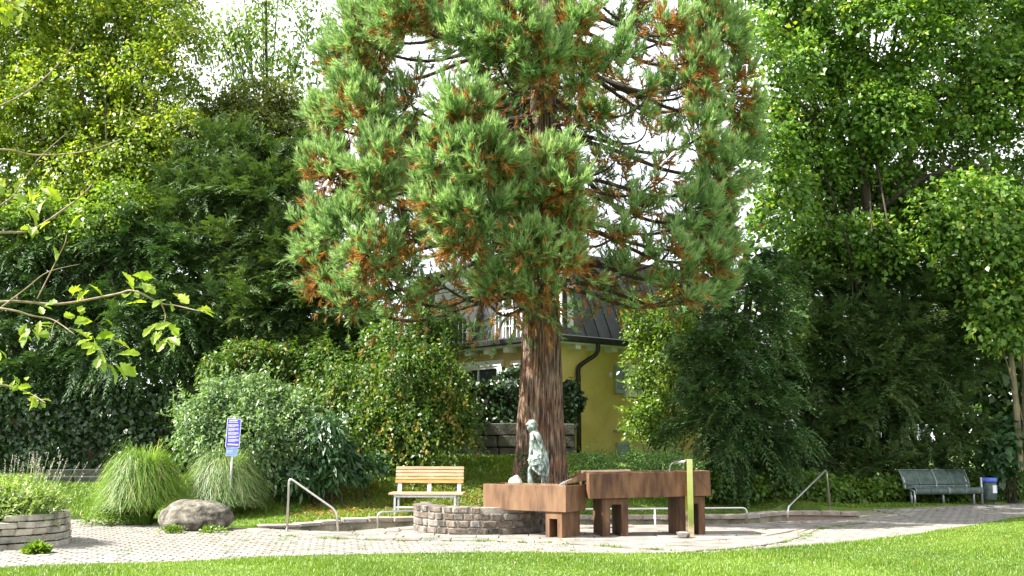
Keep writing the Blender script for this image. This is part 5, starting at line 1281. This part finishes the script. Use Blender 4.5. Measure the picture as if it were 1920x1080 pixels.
def stems2(mb):
    for pts, r in (([(1914, 880, 28.6), (1905, 760, 28.6), (1893, 650, 28.5), (1880, 600, 28.4), (1868, 540, 28.3)], .09), ([(1922, 880, 28.7), (1922, 690, 28.7), (1914, 560, 28.6), (1905, 480, 28.4), (1900, 380, 28.3)], .10)):
        q = catmull([P(*p) for p in pts], 5); mb.tube(q, [r * (1 - .5 * i / len(q)) for i in range(len(q))], 9)
tree('pale_stemmed_tree', 'small tree with two pale slanting stems beside the spreading yew', 'tree', bl, gp(1921, 28.7), P(1905, 500, 28.5), .08, 8,
     [broad_crown(bl, 260, 14, .3, .17, up=.7, wr=.8)], M['l_maple'], bark=M['pale_bark'], extra=stems2)

# clipped dark hedge and ivy on the retaining wall: leaves on a boxy skin round a dense dark core of twigs
def hedge(name, label, x0, x1, y0, y1, z0, z1, n, leaf, lm, rough=.10):
    root = thing(name, label, 'hedge', ((x0 + x1) / 2, y0, z0)); mb = MB()
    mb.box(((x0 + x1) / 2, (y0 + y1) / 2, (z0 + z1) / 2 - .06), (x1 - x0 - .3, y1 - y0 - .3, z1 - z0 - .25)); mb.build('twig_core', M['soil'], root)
    A = np.array([(x1 - x0) * (z1 - z0), (x1 - x0) * (y1 - y0), (y1 - y0) * (z1 - z0), (y1 - y0) * (z1 - z0)]); f = rng.choice(4, n, p=A / A.sum())
    u, v = rng.random(n), rng.random(n); X = x0 + u * (x1 - x0); Z = z0 + v * (z1 - z0); Y = y0 + v * (y1 - y0)
    pos = np.where((f == 0)[:, None], np.stack([X, np.full(n, y0), Z], 1), np.where((f == 1)[:, None], np.stack([X, Y, np.full(n, z1)], 1), np.where((f == 2)[:, None], np.stack([np.full(n, x0), y0 + u * (y1 - y0), Z], 1), np.stack([np.full(n, x1), y0 + u * (y1 - y0), Z], 1))))
    nn = np.array([[0, -1, 0], [0, 0, 1], [-1, 0, 0], [1, 0, 0]])[f].astype(float)
    bump = rough * (np.sin(pos[:, 0] * 3.1 + 1.7 * np.sin(pos[:, 2] * 2.7)) + np.sin(pos[:, 2] * 4.3 + pos[:, 0] * 1.9))
    pos = pos + nn * (bump + rng.normal(0, .06, n))[:, None]
    ax = rng.normal(size=(n, 3)) * .7 + np.array([0, -.2, -.5]); ln = leaf * rng.uniform(.7, 1.3, n)
    foliage('foliage', [(leaf_quads(pos, ax, nn + rng.normal(size=(n, 3)) * .5 + np.array([0, 0, .35]), ln, ln * .75), rng.normal(.45, .25, n))], lm, root)
a, c = P(-140, 880, 26.6), P(345, 745, 26.6)
hedge('clipped_hedge', 'tall dark clipped ivy hedge behind the lavender and ornamental grasses', a.x, c.x, 26.6, 27.8, terrain(-11, 26.6) - .1, c.z + .1, 17500, .13, M['l_hedge'], .10)
a, c = P(860, 800, 27.6), P(1078, 715, 27.6)
hedge('ivy_hedge', 'dark ivy hedge on top of the sandstone retaining wall', a.x, c.x, 27.45, 28.5, 1.95, c.z, 4200, .13, M['l_hedge'], .14)

# the wood beyond, one mass
bl = [BL(40, 560, 260, 260, 36), BL(330, 480, 240, 220, 36.5), BL(560, 560, 170, 200, 37), BL(1450, 620, 170, 220, 37), BL(1700, 560, 260, 260, 36.5), BL(1950, 500, 200, 300, 36), BL(-250, 300, 260, 400, 36), BL(2200, 300, 250, 400, 36), BL(700, 650, 130, 120, 38), BL(370, 700, 110, 110, 35), BL(1330, 720, 80, 110, 37.5), BL(1830, 760, 160, 120, 35), BL(1960, 760, 120, 160, 34)]
w = link('far_wood', poly_mesh('far_wood', *broad_crown(bl, 4400, 11, .6, .34, up=.6, shell=.3, wr=.75, front=.75), M['l_wood']), None)
tag(w, 'mass of dark green woodland foliage closing the gaps behind the garden trees', 'woodland', kind='stuff')

# ------------------------------------------------------------------ ornamental grasses and planter plants
def fountain_grass(label, px, py, w_px, h_px, D, lm, n, seed):
    r = np.random.default_rng(seed); b = P(px, py, D); z0 = max(terrain(b.x, D), 0) - .03
    root = thing('ornamental_grass', label, 'ornamental grass', (b.x, D, z0), 'ornamental grass clumps'); R = w_px * D / F / 2; H = h_px * D / F
    a = r.uniform(0, 2 * np.pi, n); ph = np.arcsin(r.random(n) ** .8); jit_ = r.normal(1, .09, n)
    reach = R * np.cos(ph) ** .7 * jit_; top = H * (.30 + .70 * np.sin(ph)) * jit_; q = np.cos(ph)
    k = 8; t = np.linspace(0, 1, k); fall = np.clip(.25 + .75 * q + r.normal(0, .15, n), 0, 1.2)
    rad = (.22 * R * np.sqrt(r.random(n)))[:, None] + reach[:, None] * (t ** 1.25) * .88
    tt = t * (1.0 + .62 * fall[:, None]); zz = top[:, None] * np.sin(np.minimum(tt, 1.9) * np.pi / 2) ** .9
    sw = r.normal(0, .22, n)[:, None] * t ** 2
    X = b.x + rad * np.cos(a[:, None] + sw); Y = D + rad * np.sin(a[:, None] + sw) * .9; Z = z0 + zz
    Pn = np.stack([X, Y, Z], 2); wv = np.stack([-np.sin(a), np.cos(a), 0 * a], 1) * (r.uniform(.004, .011, n))[:, None]
    quads = []
    for i in range(k - 1):
        s0, s1 = 1 - .8 * t[i] ** 2, 1 - .8 * t[i + 1] ** 2
        quads.append(np.stack([Pn[:, i] - wv * s0, Pn[:, i] + wv * s0, Pn[:, i + 1] + wv * s1, Pn[:, i + 1] - wv * s1], 1))
    V = np.concatenate(quads); bt_ = r.normal(.45, .22, n); bt_[r.random(n) < .06] = 1.2; tone = np.tile(bt_, k - 1) + np.repeat(t[:-1], n) * .12
    foliage('blades', [(V, tone)], lm, root)
    return root
fountain_grass('dense bright green grass clump nearest the boulder', 264, 978, 172, 128, 21.6, M['l_orn'], 5200, 1)
fountain_grass('paler arching grass clump directly behind the notice pole', 420, 955, 165, 112, 22.2, M['l_orn2'], 4600, 2)
def planter_plants():
    z0 = .42; r = np.random.default_rng(9)
    bl = [(-7.85, 17.1, .68, .58, .5, .27), (-8.45, 17.3, .74, .62, .55, .30), (-7.52, 17.35, .62, .36, .42, .24)]
    root = thing('lavender', 'lavender with tall grey-violet seed spikes in the stone planter', 'plant', (-7.8, 17.2, z0))
    foliage('foliage', [broad_crown(bl, 420, 16, .16, .11, up=.7, droop=-.6, wr=.20, shell=.4), shoots([(-7.95, 17.15, .66, .75, .5, .27)], 110, .2, .07)], M['l_lav'], root)
    n = 95; st = MB(); pos = []; axs = []
    for i in range(n):
        x, y = -8.0 + r.normal(0, .42), 17.3 + r.normal(0, .25); b = Vector((x, y, .78)); d = Vector(((x + 7.95) * .55 + r.normal(0, .10), r.normal(0, .15), 1)).normalized()
        L = r.uniform(.22, .55); e = b + d * L; st.tube([b - d * .3, b + d * L * .5, e], [.004, .0035, .003], 3, cap=False)
        for k in range(14):
            p = e + d * (.012 * k - .03); pos.append(p); axs.append(d + Vector(r.normal(0, .8, 3)))
    st.build('stalks', mat('stalk', [(.16, .22, .07), (.28, .33, .15)], rough=.8), root)
    m = len(pos); foliage('flower_spikes', [(leaf_quads(np.array(pos), np.array([tuple(a) for a in axs]), r.normal(size=(m, 3)), r.uniform(.018, .032, m), r.uniform(.01, .016, m)), r.random(m))], M['l_spike'], root)
    bl = [(-8.2, 16.68, .52, .20, .14, .15), (-8.5, 16.95, .74, .26, .2, .24), (-8.2, 16.8, .68, .10, .1, .18), (-8.0, 16.78, .82, .12, .1, .14), (-7.6, 16.95, .72, .12, .1, .12)]
    root = thing('silver_plant', 'silvery white felted plant at the low edge of the stone planter', 'plant', (-8.2, 16.62, .38))
    foliage('foliage', [broad_crown(bl, 330, 14, .085, .065, up=.6, droop=-.7, wr=.35, shell=.3)], M['l_silver'], root)
    MB().tube([(-8.2, 16.65, .3), (-8.2, 16.65, .6)], .012, 5).build('stem', M['twig'], root)
    for k, (px, py, w, h, D, lab) in enumerate(((215, 962, 60, 28, 21.5, 'loose weedy herbs at the foot of the bright grass clump'), (320, 992, 26, 9, 19.55, 'low weeds sprouting at the foot of the boulder'), (400, 990, 24, 8, 19.6, 'small weed tuft by the boulder and slabs'), (70, 1024, 16, 8, 16.0, 'broad-leaved weed sprouting below the planter wall'))):
        b = P(px, py + h, D); bb = [(b.x, b.y, h * D / F * .5, w * D / F, .12 if D < 21 else .35, h * D / F * .9)]
        ro = thing('weeds', lab, 'weeds', (b.x, b.y, 0)); foliage('foliage', [broad_crown(bb, 30 if D < 21 else 130, 10, .09, .07 if k != 3 else .13, up=.5, droop=-.3, wr=.4, shell=.1)], M['l_light'] if k else M['l_orn'], ro)
planter_plants()

# ------------------------------------------------------------------ oak boughs reaching in from a tree beside the viewer
def oak():
    T = Vector((-4.9, 6.4, 0)); root = thing('young_oak', 'young oak reaching sunlit lobed leaves on thin twigs into the view', 'tree', T)
    MB().tube(catmull([T + Vector((0, 0, -.1)), T + Vector((.05, 0, 1.2)), T + Vector((-.05, .05, 2.6)), T + Vector((.05, 0, 4.2)), T + Vector((.1, .1, 6))], 4), [.13 - .006 * i for i in range(17)], 10).build('trunk', M['pale_bark'], root, smooth=True)
    out = [(0, 0), (.05, .06), (.16, .10), (.22, .17), (.30, .14), (.36, .20), (.46, .29), (.54, .20), (.60, .25), (.72, .33), (.79, .22), (.86, .20), (.94, .12), (1.0, 0)]
    ms = []
    for k in range(4):
        r = random.Random(k); bm = bmesh.new(); mid = []
        curl = r.uniform(-.5, -.15); f = lambda x, y: Vector((x, y, curl * x * x * .55 + abs(y) * .35 - .10 * math.sin(9 * x) * abs(y)))
        U = [bm.verts.new(f(x, y * r.uniform(.85, 1.15))) for x, y in out]; Lo = [U[0]] + [bm.verts.new(f(x, -y * r.uniform(.85, 1.15))) for x, y in out[1:-1]] + [U[-1]]
        Mi = [U[0]] + [bm.verts.new(f(x, 0)) for x, y in out[1:-1]] + [U[-1]]
        for i in range(len(out) - 1):
            for A in (U, Lo):
                q = []
                for v in ((Mi[i], Mi[i + 1], A[i + 1], A[i]) if A is U else (Mi[i], A[i], A[i + 1], Mi[i + 1])):
                    if v not in q: q.append(v)
                if len(q) > 2: bm.faces.new(q)
        me = bpy.data.meshes.new('oak_leaf'); bm.to_mesh(me); bm.free()
        at = me.attributes.new('tone', 'FLOAT', 'FACE'); at.data.foreach_set('value', np.full(len(me.polygons), .1 + .27 * k, np.float32)); me.materials.append(M['l_oak']); ms.append(me)
    r = random.Random(4)
    def branch(pts, r0, clusters, D):
        q = catmull([P(*p, D + .06 * math.sin(i * 2.1)) for i, p in enumerate(pts)], 5); n = len(q)
        bo = MB().tube(q, [r0 * (1 - .72 * i / (n - 1)) for i in range(n)], 6).build('branch', M['twig'], root, smooth=True)
        for cx, cy, cnt, spread, size in clusters:
            for _ in range(cnt):
                p = P(cx + r.gauss(0, spread), cy + r.gauss(0, spread * .8), D + r.gauss(0, .06))
                o = bpy.data.objects.new('leaf', r.choice(ms)); C.objects.link(o); o.parent = bo; o.location = p
                s = size * r.uniform(.75, 1.2); o.scale = (s, s * r.uniform(.65, .95), s)
                o.rotation_euler = (r.gauss(0, .7), r.uniform(-.3, 1.1), r.uniform(-2.6, .9))
    S = .10
    branch([(-420, 640), (-180, 600), (0, 566), (110, 570), (215, 552), (250, 545), (300, 568), (330, 573), (385, 586)], .010,
           [(75, 570, 3, 8, S), (150, 540, 6, 13, S), (165, 580, 4, 12, S), (240, 545, 5, 14, S), (252, 515, 5, 12, S), (335, 553, 4, 13, S), (383, 578, 3, 7, S * .8)], 6.2)
    branch([(-420, 560), (-200, 560), (0, 578), (60, 592), (100, 600), (140, 627)], .009, [(62, 612, 3, 12, S), (165, 612, 4, 11, S), (180, 650, 6, 16, S), (208, 690, 6, 15, S), (180, 635, 4, 15, S)], 6.0)
    branch([(303, 571), (310, 590), (308, 606)], .005, [(300, 612, 5, 12, S), (308, 632, 4, 11, S)], 6.2)
    branch([(-420, 470), (-150, 440), (0, 436), (60, 430), (130, 385), (160, 360), (172, 345)], .011, [(75, 415, 6, 13, S), (60, 395, 3, 12, S), (140, 398, 4, 12, S), (110, 450, 2, 10, S * .8), (90, 350, 5, 15, S), (20, 365, 6, 18, S)], 6.4)
    branch([(-420, 300), (-150, 290), (0, 280), (60, 290), (120, 289), (175, 280), (225, 262)], .009, [(15, 345, 3, 12, S)], 6.6)
    branch([(-420, 420), (-150, 400), (0, 385), (70, 300), (130, 245)], .007, [], 6.6)
    branch([(-300, 260), (-60, 210), (0, 198), (60, 165), (110, 120), (140, 80)], .008, [(60, 180, 2, 9, S * .8)], 6.5)
    branch([(0, 578), (50, 540), (90, 510), (150, 495)], .005, [], 6.1)
    branch([(70, 560), (100, 500), (120, 460), (125, 440)], .004, [], 6.2)
    branch([(110, 600), (100, 610), (95, 640)], .004, [(75, 600, 3, 12, S * .8), (60, 620, 3, 10, S * .8)], 6.1)
    branch([(-420, 700), (-200, 715), (-40, 720), (20, 725), (60, 740), (85, 755)], .008, [(20, 718, 7, 13, S * .62), (50, 735, 6, 12, S * .62), (75, 748, 6, 9, S * .62), (3, 660, 3, 6, S * .7)], 6.0)
    branch([(-420, -40), (-150, -20), (0, 0), (30, 10)], .010, [(10, 5, 10, 16, S), (35, 12, 6, 12, S)], 6.3)
oak()
# bundled count for the log
tri = sum(sum(len(p.vertices) - 2 for p in m.polygons) if len(m.polygons) < 20000 else len(m.polygons) * 2 for m in bpy.data.meshes)
print('triangles about', tri)
